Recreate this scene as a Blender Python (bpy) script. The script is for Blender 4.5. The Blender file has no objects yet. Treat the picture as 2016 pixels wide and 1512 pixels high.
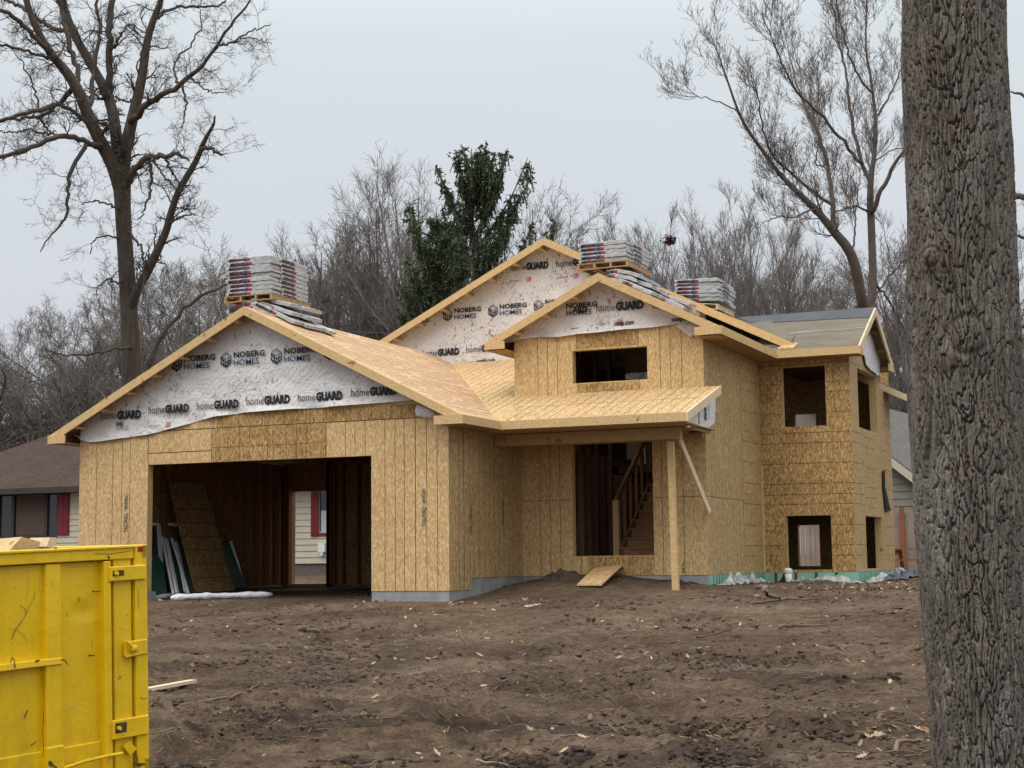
import bpy, bmesh, math, random
import numpy as np
from mathutils import Vector, Matrix
rad = math.radians
S = bpy.context.scene
COL = S.collection

# ------------------------------------------------------------------ camera
F = 3093.33                      # focal length in pixels of a 2016 wide picture
CAM = np.array([20.1682, -24.8411, 0.5253])
def _basis(pitch=.1115, roll=-.0109, yaw=-.4128):
    cp, sp, cy, sy, cr, sr = math.cos(pitch), math.sin(pitch), math.cos(yaw), math.sin(yaw), math.cos(roll), math.sin(roll)
    r = np.array([cy, -sy, 0]); fw = np.array([sy, cy, 0]); up = np.array([0, 0, 1.])
    f2 = cp*fw + sp*up; u2 = -sp*fw + cp*up
    return cr*r + sr*u2, -sr*r + cr*u2, f2
RR, UU, FW = _basis()
cam = bpy.data.objects.new('camera', bpy.data.cameras.new('camera'))
COL.objects.link(cam); S.camera = cam
m = Matrix.Identity(4)
for i, c in enumerate((RR, UU, -FW)):
    for j in range(3): m[j][i] = c[j]
for j in range(3): m[j][3] = CAM[j]
cam.matrix_world = m
cam.data.sensor_width = 36; cam.data.lens = F/2016*36
cam.data.clip_start = .1; cam.data.clip_end = 2000
def ray(u, v): return FW + RR*(u-1008)/F + UU*(756-v)/F
def on(u, v, axis, val):
    d = ray(u, v); return CAM + d*((val-CAM[axis])/d[axis])
def at(u, v, dist): return CAM + ray(u, v)*dist

# ------------------------------------------------------------------ sky, sun, exposure
SUN_EL, SUN_AZ = rad(56), rad(190)          # azimuth from +Y clockwise: behind the camera, a little to its left
w = bpy.data.worlds.new('World'); S.world = w; w.use_nodes = True
nt = w.node_tree; nt.nodes.clear()
def N(t, typ, **kw):
    n = t.nodes.new(typ)
    for k, v in kw.items(): setattr(n, k, v)
    return n
sky = N(nt, 'ShaderNodeTexSky', sky_type='NISHITA'); sky.sun_disc = False
sky.sun_elevation = SUN_EL; sky.sun_rotation = SUN_AZ; sky.air_density = 1.0; sky.dust_density = 4.0; sky.ozone_density = 1
hsv = N(nt, 'ShaderNodeHueSaturation'); hsv.inputs['Saturation'].default_value = .25; hsv.inputs['Value'].default_value = .35
tc = N(nt, 'ShaderNodeTexCoord'); sep = N(nt, 'ShaderNodeSeparateXYZ')
ramp = N(nt, 'ShaderNodeValToRGB')          # the even cloud cover: brighter overhead
K = 1.0
for i, (p, c) in enumerate([(0.0, (6.4, 6.5, 7.2)), (.10, (6.4, 6.6, 7.3)), (.2, (6.35, 6.75, 7.25)), (.32, (6.8, 7.35, 7.75)), (.55, (13.4, 13.8, 14.2)), (1, (20, 20, 19.6))]):
    e = ramp.color_ramp.elements[i] if i < 2 else ramp.color_ramp.elements.new(p)
    e.position = p; e.color = tuple(x/20 for x in c) + (1,)
mul = N(nt, 'ShaderNodeVectorMath', operation='SCALE'); mul.inputs[3].default_value = 20
cn = N(nt, 'ShaderNodeTexNoise'); cn.inputs['Scale'].default_value = 3.0; cn.inputs['Detail'].default_value = 3
cm = N(nt, 'ShaderNodeMapRange'); cm.inputs[3].default_value = .95; cm.inputs[4].default_value = 1.04
mul2 = N(nt, 'ShaderNodeVectorMath', operation='SCALE')
mixs = N(nt, 'ShaderNodeMixRGB'); mixs.inputs[0].default_value = .12
bg = N(nt, 'ShaderNodeBackground'); bg.inputs[1].default_value = .1
out = N(nt, 'ShaderNodeOutputWorld')
L = nt.links.new
L(tc.outputs['Generated'], sep.inputs[0]); L(sep.outputs['Z'], ramp.inputs[0]); L(ramp.outputs[0], mul.inputs[0])
mp = N(nt, 'ShaderNodeMapping'); mp.inputs['Scale'].default_value = (1, 1, 4)
L(tc.outputs['Generated'], mp.inputs[0]); L(mp.outputs[0], cn.inputs['Vector']); L(cn.outputs[0], cm.inputs[0])
L(mul.outputs[0], mul2.inputs[0]); L(cm.outputs[0], mul2.inputs[3])
L(sky.outputs[0], hsv.inputs['Color']); L(mul2.outputs[0], mixs.inputs[1]); L(hsv.outputs[0], mixs.inputs[2])
L(mixs.outputs[0], bg.inputs[0]); L(bg.outputs[0], out.inputs[0])
sun = bpy.data.lights.new('sun', 'SUN'); sun.energy = 1.25; sun.angle = rad(40); sun.color = (1, .955, .9)
so = bpy.data.objects.new('sun', sun); COL.objects.link(so)
sd = Vector((math.sin(SUN_AZ)*math.cos(SUN_EL), math.cos(SUN_AZ)*math.cos(SUN_EL), math.sin(SUN_EL)))
so.rotation_euler = sd.to_track_quat('Z', 'Y').to_euler(); so.location = (0, -30, 40)
S.view_settings.view_transform = 'Standard'; S.view_settings.look = 'None'
S.view_settings.gamma = 1; S.view_settings.use_curve_mapping = False
S.view_settings.exposure = 0.21
S.render.engine = 'CYCLES'
S.cycles.max_bounces = 5; S.cycles.diffuse_bounces = 3; S.cycles.glossy_bounces = 2; S.cycles.transparent_max_bounces = 6
S.cycles.use_denoising = True; S.cycles.denoiser = 'OPENIMAGEDENOISE'; S.cycles.denoising_input_passes = 'RGB_ALBEDO_NORMAL'
S.render.film_transparent = False

# ------------------------------------------------------------------ helpers
def lk(o): COL.objects.link(o); return o
def tag(o, label=None, cat=None, group=None, kind=None):
    if label: o['label'] = label
    if cat: o['category'] = cat
    if group: o['group'] = group
    if kind: o['kind'] = kind
    return o
def thing(name, label, cat, loc=(0, 0, 0), group=None, rz=0):
    o = bpy.data.objects.new(name, None); lk(o); o.location = loc; o.rotation_euler = (0, 0, rz)
    o.empty_display_size = .2
    return tag(o, label, cat, group)
def copy_tree(o, parent=None):
    c = o.copy(); COL.objects.link(c); c.parent = parent
    for ch in list(o.children): copy_tree(ch, c)
    return c
def base_of(p):
    v = np.zeros(3)
    while p is not None:
        v = v + np.array(p.location); p = p.parent
    return v
def raw_mesh(name, V, Fc, mats, parent=None, mi=None, smooth=False, uv=True, local=False):
    V = np.asarray(V, float)
    if parent is not None and not local: V = V - base_of(parent)
    me = bpy.data.meshes.new(name)
    if isinstance(Fc, np.ndarray):
        k = Fc.shape[1]
        me.vertices.add(len(V)); me.vertices.foreach_set('co', V.astype(np.float32).ravel())
        me.loops.add(Fc.size); me.loops.foreach_set('vertex_index', Fc.astype(np.int32).ravel())
        me.polygons.add(len(Fc)); me.polygons.foreach_set('loop_start', np.arange(0, Fc.size, k, dtype=np.int32))
        me.update(calc_edges=True)
    else:
        me.from_pydata([tuple(v) for v in V], [], [tuple(f) for f in Fc])
    for mm in (mats if isinstance(mats, (list, tuple)) else [mats]): me.materials.append(mm)
    if mi is not None: me.polygons.foreach_set('material_index', np.asarray(mi, np.int32))
    if smooth: me.polygons.foreach_set('use_smooth', np.ones(len(me.polygons), bool))
    if uv and len(me.polygons) < 60000:
        lay = me.uv_layers.new(name='UVMap'); data = lay.data
        off = base_of(parent) if parent is not None and not local else np.zeros(3)
        for p in me.polygons:
            n = p.normal
            if abs(n.z) > .97: t, b = Vector((1, 0, 0)), Vector((0, 1, 0))
            else:
                t = Vector((-n.y, n.x, 0)).normalized(); b = n.cross(t).normalized()
            for li in p.loop_indices:
                c = me.vertices[me.loops[li].vertex_index].co + Vector(off)
                data[li].uv = (c.dot(t), c.dot(b))
    o = bpy.data.objects.new(name, me); lk(o)
    if parent is not None: o.parent = parent
    return o
class MB:
    def __init__(s): s.V = []; s.F = []; s.M = []; s.K = []
    def add(s, V, Fc, m=0):
        k = len(s.V); s.K.append(k); s.V += [tuple(float(a) for a in v) for v in V]
        for f in Fc: s.F.append(tuple(i+k for i in f)); s.M.append(m)
        return s
    def box(s, a, b, m=0):
        x0, y0, z0 = (min(p, q) for p, q in zip(a, b)); x1, y1, z1 = (max(p, q) for p, q in zip(a, b))
        return s.add([(x0,y0,z0),(x1,y0,z0),(x1,y1,z0),(x0,y1,z0),(x0,y0,z1),(x1,y0,z1),(x1,y1,z1),(x0,y1,z1)],
                     [(0,3,2,1),(4,5,6,7),(0,1,5,4),(1,2,6,5),(2,3,7,6),(3,0,4,7)], m)
    def hexa(s, P, m=0):      # eight corners, ordered like box
        return s.add(P, [(0,3,2,1),(4,5,6,7),(0,1,5,4),(1,2,6,5),(2,3,7,6),(3,0,4,7)], m)
    def beam(s, p0, p1, w, h, up=(0, 0, 1), m=0):     # w sideways, h along up, centred
        p0, p1, up = np.array(p0, float), np.array(p1, float), np.array(up, float)
        t = p1-p0; t /= np.linalg.norm(t); sd_ = np.cross(t, up); sd_ /= np.linalg.norm(sd_); u = np.cross(sd_, t)
        a, b = sd_*w/2, u*h/2
        return s.hexa([p0-a-b, p0+a-b, p1+a-b, p1-a-b, p0-a+b, p0+a+b, p1+a+b, p1-a+b], m)
    def poly(s, P, m=0): return s.add(P, [tuple(range(len(P)))], m)
    def extrude(s, P, d, m=0):    # polygon P (ccw seen from -d) thickened by vector d
        P = [np.array(p, float) for p in P]; d = np.array(d, float); n = len(P)
        V = P + [p+d for p in P]
        return s.add(V, [tuple(range(n)), tuple(range(2*n-1, n-1, -1))] + [((i+1) % n, i, n+i, n+(i+1) % n) for i in range(n)], m)
    def tube(s, pts, r, n=8, m=0, cap=True):
        pts = [np.array(p, float) for p in pts]; rs = r if isinstance(r, (list, tuple)) else [r]*len(pts)
        V = []; k = len(pts)
        for i, p in enumerate(pts):
            t = pts[min(i+1, k-1)]-pts[max(i-1, 0)]; t /= np.linalg.norm(t)
            ref = np.array([0, 0, 1.]) if abs(t[2]) < .9 else np.array([1., 0, 0])
            a = np.cross(t, ref); a /= np.linalg.norm(a); b = np.cross(t, a)
            for j in range(n):
                q = 2*math.pi*j/n; V.append(p+rs[i]*(math.cos(q)*a+math.sin(q)*b))
        Fc = [(i*n+j, i*n+(j+1) % n, (i+1)*n+(j+1) % n, (i+1)*n+j) for i in range(k-1) for j in range(n)]
        if cap: Fc += [tuple(range(n-1, -1, -1)), tuple((k-1)*n+j for j in range(n))]
        return s.add(V, Fc, m)
    def pieces(s, name, mats, parent=None):     # every added piece a part of its own
        cut = sorted(s.K)+[len(s.V)]
        for a_, b_ in zip(cut, cut[1:]):
            fs = [(tuple(i-a_ for i in f), m_) for f, m_ in zip(s.F, s.M) if a_ <= f[0] < b_]
            raw_mesh(name, s.V[a_:b_], [f for f, _ in fs], mats, parent, [m_ for _, m_ in fs])
    def build(s, name, mats, parent=None, smooth=False, bevel=0):
        o = raw_mesh(name, s.V, s.F, mats, parent, s.M, smooth)
        if bevel:
            bv = o.modifiers.new('bevel', 'BEVEL'); bv.width = bevel; bv.segments = 1; bv.limit_method = 'ANGLE'
        return o

# numpy noise
_rs = np.random.RandomState(7); _T = _rs.rand(256, 256)
def vn(x, y, k=0):
    x = np.asarray(x, float)+k*17.3; y = np.asarray(y, float)+k*31.7
    xi = np.floor(x).astype(int); yi = np.floor(y).astype(int); fx = x-xi; fy = y-yi
    fx = fx*fx*(3-2*fx); fy = fy*fy*(3-2*fy)
    g = lambda a, b: _T[a % 256, b % 256]
    return ((g(xi, yi)*(1-fx)+g(xi+1, yi)*fx)*(1-fy)+(g(xi, yi+1)*(1-fx)+g(xi+1, yi+1)*fx)*fy)*2-1
def fbm(x, y, o=4, k=0):
    s = 0; a = 1
    for i in range(o): s = s+a*vn(x*2**i, y*2**i, k+i); a *= .5
    return s
def sstep(a, b, x):
    t = np.clip((x-a)/(b-a), 0, 1); return t*t*(3-2*t)

# ------------------------------------------------------------------ materials
def mat(name, rough=.8, spec=.3):
    mm = bpy.data.materials.new(name); mm.use_nodes = True
    t = mm.node_tree; b = t.nodes['Principled BSDF']; b.inputs['Roughness'].default_value = rough
    b.inputs['Specular IOR Level'].default_value = spec
    return mm, t, b
def coords(t, kind, scale=(1, 1, 1), rot=(0, 0, 0), loc=(0, 0, 0)):
    c = N(t, 'ShaderNodeTexCoord'); mpn = N(t, 'ShaderNodeMapping')
    mpn.inputs['Scale'].default_value = scale; mpn.inputs['Rotation'].default_value = rot; mpn.inputs['Location'].default_value = loc
    if kind == 'World':
        g = N(t, 'ShaderNodeNewGeometry'); t.links.new(g.outputs['Position'], mpn.inputs[0])
    else: t.links.new(c.outputs[kind], mpn.inputs[0])
    return mpn.outputs[0]
def noise(t, vec, scale, detail=4, rough=.55, dist=0):
    n = N(t, 'ShaderNodeTexNoise'); n.inputs['Scale'].default_value = scale; n.inputs['Detail'].default_value = detail
    n.inputs['Roughness'].default_value = rough; n.inputs['Distortion'].default_value = dist
    t.links.new(vec, n.inputs['Vector']); return n.outputs[0]
def cr(t, fac, stops, interp='LINEAR'):
    r = N(t, 'ShaderNodeValToRGB'); r.color_ramp.interpolation = interp
    for i, (p, c) in enumerate(stops):
        e = r.color_ramp.elements[i] if i < 2 else r.color_ramp.elements.new(p)
        e.position = p; e.color = (tuple(c) if not isinstance(c, (int, float)) else (c, c, c)) + (1,)
    t.links.new(fac, r.inputs[0]); return r.outputs[0]
def mix(t, fac, a, b, mode='MIX'):
    n = N(t, 'ShaderNodeMixRGB', blend_type=mode)
    for i, v in enumerate((fac, a, b)):
        if hasattr(v, 'links'): t.links.new(v, n.inputs[i])
        elif isinstance(v, (int, float)): n.inputs[i].default_value = v if i == 0 else (v, v, v, 1)
        else: n.inputs[i].default_value = tuple(v)+(1,)
    return n.outputs[0]
def mth(t, op, a, b=0):
    n = N(t, 'ShaderNodeMath', operation=op)
    for i, v in enumerate((a, b)):
        if hasattr(v, 'links'): t.links.new(v, n.inputs[i])
        else: n.inputs[i].default_value = v
    return n.outputs[0]
def bump(t, b, h, strength=.3, dist=.01):
    n = N(t, 'ShaderNodeBump'); n.inputs['Strength'].default_value = strength; n.inputs['Distance'].default_value = dist
    t.links.new(h, n.inputs['Height']); t.links.new(n.outputs[0], b.inputs['Normal'])
def simple(name, c, rough=.7, var=.15, scale=6, kind='World', spec=.3, bmp=0):
    mm, t, b = mat(name, rough, spec)
    n = noise(t, coords(t, kind), scale)
    lo = [x*(1-var) for x in c]; hi = [min(1, x*(1+var)) for x in c]
    t.links.new(cr(t, n, [(.3, lo), (.7, hi)]), b.inputs['Base Color'])
    if bmp: bump(t, b, n, bmp)
    return mm
def osb(name, dark, mid, light, rot=0., patch=.35, warm=None):
    mm, t, b = mat(name, .78, .25)
    v = None
    wv = coords(t, 'UV')
    wn = N(t, 'ShaderNodeTexNoise'); wn.inputs['Scale'].default_value = 5; wn.inputs['Detail'].default_value = 2
    t.links.new(wv, wn.inputs['Vector'])
    wa = N(t, 'ShaderNodeVectorMath', operation='SCALE'); wa.inputs[3].default_value = .05; t.links.new(wn.outputs['Color'], wa.inputs[0])
    wb = N(t, 'ShaderNodeVectorMath', operation='ADD'); t.links.new(wv, wb.inputs[0]); t.links.new(wa.outputs[0], wb.inputs[1])
    cols = []
    for k, (a, sx, sy) in enumerate(((rot+.15, 62, 19), (rot+.85, 56, 17), (rot+1.6, 60, 20), (rot-.75, 66, 18))):
        mpn = N(t, 'ShaderNodeMapping'); mpn.inputs['Rotation'].default_value = (0, 0, a); mpn.inputs['Scale'].default_value = (sx, sy, 1)
        mpn.inputs['Location'].default_value = (k*3.3, k*7.1, 0)
        t.links.new(wb.outputs[0], mpn.inputs[0])
        vo = N(t, 'ShaderNodeTexVoronoi', voronoi_dimensions='2D', feature='F1'); vo.inputs['Scale'].default_value = 1
        t.links.new(mpn.outputs[0], vo.inputs['Vector']); s_ = N(t, 'ShaderNodeSeparateColor'); t.links.new(vo.outputs['Color'], s_.inputs[0])
        cols.append((s_.outputs[0], s_.outputs[1]))
    val = cols[0][0]
    for c0, c1 in cols[1:]:
        gate = cr(t, c1, [(.64, 0.), (.68, 1.)]); val = mix(t, gate, val, c0)
    big = noise(t, wv, 1.1, 3); mid_ = noise(t, wv, 14, 3)
    val = mth(t, 'ADD', val, mth(t, 'MULTIPLY', mth(t, 'SUBTRACT', big, .5), patch*1.6))
    val = mth(t, 'ADD', val, mth(t, 'MULTIPLY', mth(t, 'SUBTRACT', mid_, .5), .5))
    c = cr(t, val, [(.02, dark), (.3, [a*.62+b_*.38 for a, b_ in zip(mid, dark)]), (.62, mid), (.97, light)])
    if warm:
        c = mix(t, cr(t, noise(t, wv, .55, 2), [(.45, 0.), (.7, .7)]), c, mix(t, .65, c, warm, 'MIX'))
    t.links.new(c, b.inputs['Base Color'])
    bump(t, b, val, .2, .003)
    return mm
M = {}
M['osb'] = osb('osb_front', (.41, .26, .11), (.57, .385, .18), (.71, .53, .295), 0., .25)
M['osb_side_shaded'] = osb('osb_side_shaded', (.27, .175, .07), (.42, .29, .135), (.57, .43, .235), 0., .22)  # darker copy of the front board, side-wall shade put into its colour
M['osb_dark'] = osb('osb_weathered_shaded', (.20, .105, .035), (.38, .235, .09), (.57, .40, .19), .4, .38)
M['osb_roof'] = osb('osb_roof', (.40, .245, .125), (.58, .385, .22), (.73, .54, .35), .3, .25, warm=(.58, .29, .16))
M['osb_porch'] = osb('osb_porch', (.34, .21, .09), (.54, .38, .18), (.72, .55, .32), 1.3, .3, warm=(.56, .31, .18))
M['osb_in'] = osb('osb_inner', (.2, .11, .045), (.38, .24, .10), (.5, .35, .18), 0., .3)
def lumber(name, c, var=.16):
    mm, t, b = mat(name, .7, .25)
    g = noise(t, coords(t, 'Object', (3, 3, 3)), 6, 5, .6, 1.5); k = noise(t, coords(t, 'Object', loc=(3, 3, 3)), 7, 0)
    lo = [x*(1-var*1.4) for x in c]; hi = [min(1, x*(1+var)) for x in c]
    cc = cr(t, g, [(.3, lo), (.7, hi)])
    cc = mix(t, cr(t, k, [(.76, 0.), (.8, .75)]), cc, (.22, .11, .045))
    t.links.new(cc, b.inputs['Base Color']); bump(t, b, g, .12, .004); return mm
M['lumber'] = lumber('lumber_new', (.60, .42, .205))
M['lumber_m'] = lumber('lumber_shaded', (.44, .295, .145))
M['lumber_w'] = lumber('lumber_pale', (.68, .55, .36), .1)
M['lumber_d'] = lumber('lumber_dark', (.30, .165, .075), .25)
M['red_stud'] = lumber('lumber_reddish', (.34, .16, .085), .3); M['stud_dark'] = lumber('lumber_indoor_shade', (.11, .055, .034), .3)  # the darkest lumber has the dimness of the rooms put into its colour
M['line'] = simple('printed_nail_line', (.10, .06, .03), .8, .3, 3)
M['ink'] = simple('black_ink', (.018, .018, .022), .6, .2, 9)
M['ink_blue'] = simple('navy_ink', (.012, .035, .115), .6, .2, 9)
M['ink_red'] = simple('red_ink', (.55, .03, .025), .6, .15, 9)
M['ink_grey'] = simple('thin_grey_ink', (.075, .075, .08), .6, .2, 9)
M['ink_green'] = simple('stamp_ink', (.05, .07, .05), .7, .3, 9)
M['black'] = simple('black_felt', (.012, .012, .013), .85, .3, 5)
M['concrete'] = simple('concrete', (.27, .275, .275), .9, .22, 3, bmp=.15)
M['foam'] = simple('green_foam', (.21, .42, .33), .7, .14, 4)
M['white_pvc'] = simple('white_plastic', (.72, .73, .74), .35, .06, 4)
M['white_trim'] = simple('white_trim_board', (.86, .87, .88), .4, .05, 4)
M['grey_felt'] = simple('dark_underlayment', (.060, .066, .078), .5, .2, 2, bmp=.2)
M['glass_dark'] = simple('dark_glass', (.02, .022, .025), .08, .2, 2, spec=.6)
def wrapmat(name, c=(.69, .68, .675), dirt=.8):
    mm, t, b = mat(name, .42, .4)
    v = coords(t, 'World')
    sp = noise(t, coords(t, 'World', (1, 1, .75)), 15, 4, .6, 1.2); reg = noise(t, coords(t, 'World', loc=(5, 2, 1)), 1.3, 3)
    big = noise(t, coords(t, 'World', loc=(1, 7, 3)), 2.2, 3)
    m1 = cr(t, mth(t, 'ADD', mth(t, 'MULTIPLY', reg, .30), sp), [(.745, 0.), (.80, dirt)])
    cc = cr(t, big, [(.3, [x*.86 for x in c]), (.7, [min(1, x*1.05) for x in c])])
    sm = noise(t, coords(t, 'World', (1, 1, .8), loc=(8, 3, 5)), 3.4, 6, .7, 1.2); cc = mix(t, cr(t, sm, [(.60, 0.), (.74, .45 if dirt > .3 else .1)]), cc, (.33, .25, .18))
    t.links.new(mix(t, m1, cc, (.23, .145, .08)), b.inputs['Base Color'])
    wv = N(t, 'ShaderNodeTexWave'); wv.inputs['Scale'].default_value = 3.2; wv.inputs['Distortion'].default_value = 6; wv.inputs['Detail'].default_value = 3
    t.links.new(coords(t, 'World', (1, 1, 1), (0, -.75, 0)), wv.inputs['Vector'])
    fold = noise(t, coords(t, 'World', (1, 1, 3)), 2.2, 4, .6, 2.)
    bump(t, b, mth(t, 'ADD', mth(t, 'MULTIPLY', wv.outputs['Fac'], .2), fold), .6, .035)
    return mm
M['wrap'] = wrapmat('house_wrap', dirt=.75)
M['wrap2'] = wrapmat('house_wrap_dirtier', (.66, .63, .61), .85)
M['wrap_clean'] = wrapmat('house_wrap_loose', (.74, .74, .745), .12)
# roofing felt with courses
mm, t, b = mat('roof_felt', .9, .2); v = coords(t, 'UV')
n1 = noise(t, coords(t, 'UV', (.6, 4, 1)), 2, 4); n2 = noise(t, v, 30, 2)
cc = cr(t, n1, [(.3, (.135, .118, .09)), (.7, (.205, .178, .135))]); cc = mix(t, .25, cc, n2, 'OVERLAY')
t.links.new(cc, b.inputs['Base Color']); bump(t, b, n1, .2, .01); M['felt'] = mm
# yellow paint
mm, t, b = mat('yellow_paint', .42, .45)
v = coords(t, 'Object'); big = noise(t, v, 1.6, 4, .6); cc = cr(t, big, [(.3, (.74, .475, .003)), (.7, (.86, .575, .006))])
dust = noise(t, coords(t, 'Object', (1, 1, .35), loc=(9, 0, 0)), 3.2, 5, .65); cc = mix(t, cr(t, dust, [(.55, 0.), (.9, .3)]), cc, (.36, .26, .05))
scr = noise(t, coords(t, 'Object', (1, 1, 2.6), loc=(2, 4, 6)), 7, 8, .75, 2.8); cc = mix(t, cr(t, scr, [(.63, 0.), (.665, .9)]), cc, (.085, .05, .025))
grime = noise(t, coords(t, 'Object', (3, 3, .4), loc=(7, 2, 6)), 2.4, 6, .7, .6); cc = mix(t, cr(t, grime, [(.5, 0.), (.8, .42)]), cc, (.30, .20, .03))
geo = N(t, 'ShaderNodeNewGeometry'); pt = cr(t, mth(t, 'ADD', geo.outputs['Pointiness'], mth(t, 'MULTIPLY', mth(t, 'SUBTRACT', dust, .5), .1)), [(.56, 0.), (.62, .5)])
rl = noise(t, coords(t, 'Object', (6, 6, .5), loc=(1, 1, 8)), 4, 5, .7); cc = mix(t, cr(t, rl, [(.66, 0.), (.72, .5)]), cc, (.20, .075, .02))
t.links.new(cc, b.inputs['Base Color']); bump(t, b, noise(t, coords(t, 'Object', loc=(4, 4, 4)), 2.6, 4, .6), .55, .03); M['yellow'] = mm
M['yellow_dark'] = simple('rusty_yellow_steel', (.30, .185, .02), .6, .4, 7)
M['rust'] = simple('rusty_steel', (.10, .05, .025), .8, .5, 12)
M['red_reflector'] = simple('red_reflector', (.28, .015, .012), .4, .2, 20)
def barkmat(name, a, bb, sc=1., lichen=0):
    mm, t, b = mat(name, .92, .15)
    n = noise(t, coords(t, 'World', (6*sc, 6*sc, 1.2*sc)), 2, 5, .65); cc = cr(t, n, [(.3, a), (.7, bb)])
    if lichen:
        l = noise(t, coords(t, 'World', (1, 1, .6), loc=(4, 4, 2)), 2.6, 5, .65); cc = mix(t, cr(t, l, [(.5, 0.), (.72, lichen)]), cc, (.27, .265, .24))
        r2 = noise(t, coords(t, 'World', (1, 1, .8), loc=(14, 1, 2)), 5, 5, .7); cc = mix(t, cr(t, r2, [(.58, 0.), (.75, .45)]), cc, (.20, .105, .055))
        f = noise(t, coords(t, 'World'), 60, 4, .7); cc = mix(t, .5, cc, cr(t, f, [(.3, .3), (.7, .72)]), 'OVERLAY')
        bump(t, b, mth(t, 'ADD', n, f), .6, .012)
    else: bump(t, b, n, .6, .02)
    if lichen:
        va = N(t, 'ShaderNodeVertexColor', layer_name='plate'); cc = mix(t, .55, cc, va.outputs[0], 'OVERLAY')
    t.links.new(cc, b.inputs['Base Color']); return mm
M['bark_near'] = barkmat('oak_bark', (.105, .090, .078), (.215, .188, .163), 1.5, .5)
M['bark_oak'] = barkmat('grey_brown_bark', (.055, .044, .036), (.11, .090, .074))
M['bark_maple'] = barkmat('brown_bark', (.10, .078, .066), (.17, .138, .118))
M['bark_far'] = barkmat('far_bark', (.11, .094, .082), (.19, .165, .147))
M['twig_far'] = simple('far_twigs', (.18, .157, .138), .9, .2, 2)
M['twig_red'] = simple('budding_twigs', (.175, .15, .137), .9, .25, 2)
M['needle'] = simple('spruce_needles', (.075, .098, .052), .85, .5, 2)
# mud
mm, t, b = mat('mud', .93, .15)
v = coords(t, 'World'); n1 = noise(t, v, .45, 6, .62); n2 = noise(t, v, 5, 7, .7); n3 = noise(t, coords(t, 'World', (1, 1.6, 1)), 26, 5, .8)
s_ = mth(t, 'ADD', mth(t, 'MULTIPLY', n1, .5), mth(t, 'MULTIPLY', n2, .5))
cc = cr(t, s_, [(.36, (.050, .034, .022)), (.5, (.132, .090, .059)), (.62, (.215, .157, .110))])
cc = mix(t, .75, cc, cr(t, n3, [(.3, .12), (.7, .88)]), 'OVERLAY')
va = N(t, 'ShaderNodeVertexColor', layer_name='tone'); se = N(t, 'ShaderNodeSeparateColor'); t.links.new(va.outputs[0], se.inputs[0])
cc = mix(t, se.outputs[0], cc, mix(t, .5, (.19, .125, .085), cc)); cc = mix(t, se.outputs[1], cc, mix(t, .72, cc, (.030, .021, .016)))
t.links.new(cc, b.inputs['Base Color'])
bump(t, b, mth(t, 'ADD', n2, mth(t, 'MULTIPLY', n3, .5)), 1., .07); M['mud'] = mm
M['leaf'] = simple('dry_oak_leaf', (.38, .275, .175), .8, .5, 3)
M['leaf_d'] = simple('brown_leaf', (.22, .13, .07), .85, .4, 3)
M['clod'] = simple('soil_clods', (.078, .055, .039), .95, .45, 8)
M['stick'] = simple('stick_bark', (.17, .125, .09), .9, .35, 9)
M['siding'] = simple('cream_siding', (.50, .46, .36), .6, .06, 2)
M['siding_g'] = simple('greybeige_siding', (.235, .215, .185), .7, .08, 2)
M['shutter'] = simple('red_shutter', (.17, .018, .026), .5, .15, 4)
M['dark_trim'] = simple('dark_brown_trim', (.045, .036, .034), .6, .2, 3)
mm, t, b = mat('brown_shingles', .95, .15); v = coords(t, 'UV')
br = N(t, 'ShaderNodeTexBrick'); br.inputs['Scale'].default_value = 3.5; br.inputs['Color1'].default_value = (.058, .038, .032, 1); br.inputs['Color2'].default_value = (.082, .054, .045, 1)
br.inputs['Mortar'].default_value = (.035, .023, .02, 1); br.inputs['Mortar Size'].default_value = .012; t.links.new(v, br.inputs['Vector'])
t.links.new(mix(t, .4, br.outputs[0], noise(t, v, 1.2, 4), 'OVERLAY'), b.inputs['Base Color']); M['shingle'] = mm
M['shingle_g'] = simple('grey_shingles', (.135, .128, .12), .95, .15, 4)
M['fence'] = simple('weathered_fence', (.30, .235, .20), .85, .16, 1.4)
M['fence_post'] = simple('red_brown_post', (.26, .105, .05), .8, .2, 4)
mm, t, b = mat('clear_film', .25, .5)
n = noise(t, coords(t, 'World'), 6, 3, .5); t.links.new(cr(t, n, [(.3, (.36, .37, .36)), (.7, (.58, .60, .59))]), b.inputs['Base Color'])
t.links.new(cr(t, n, [(.35, .35), (.65, .75)]), b.inputs['Alpha']); bump(t, b, n, .7, .03); M['film'] = mm
# ------------------------------------------------------------------ ground: one sheet, finer where it is seen close
def h_base(x, y):
    x = np.asarray(x, float); y = np.asarray(y, float)
    yy = np.clip(y, -60, 60)
    h = np.interp(yy, [-60, -22, -16, -12, -6, -1, 1, 8, 20, 60], [-1.25, -1.12, -1.0, -.86, -.55, -.22, -.16, -.08, .10, .3])
    h = h+.36*np.exp(-((x-9.6)/2.2)**2-((y-3.4)/2.0)**2)+.10*sstep(10.5, 13, x)*sstep(-3, 6, y)*(1-sstep(10, 16, y))
    h = h-.10*np.exp(-((x-13.2)/1.1)**2-((y+3.5)/.6)**2)
    return h
TRK = [((17.6, -15.6), (14.6, -9.0), .30), ((16.3, -15.9), (13.2, -10.2), .30), ((19.0, -13.6), (15.2, -10.6), .34), ((13.0, -14.8), (11.6, -9.5), .28), ((18.2, -14.8), (16.6, -8.6), .28)]
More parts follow.
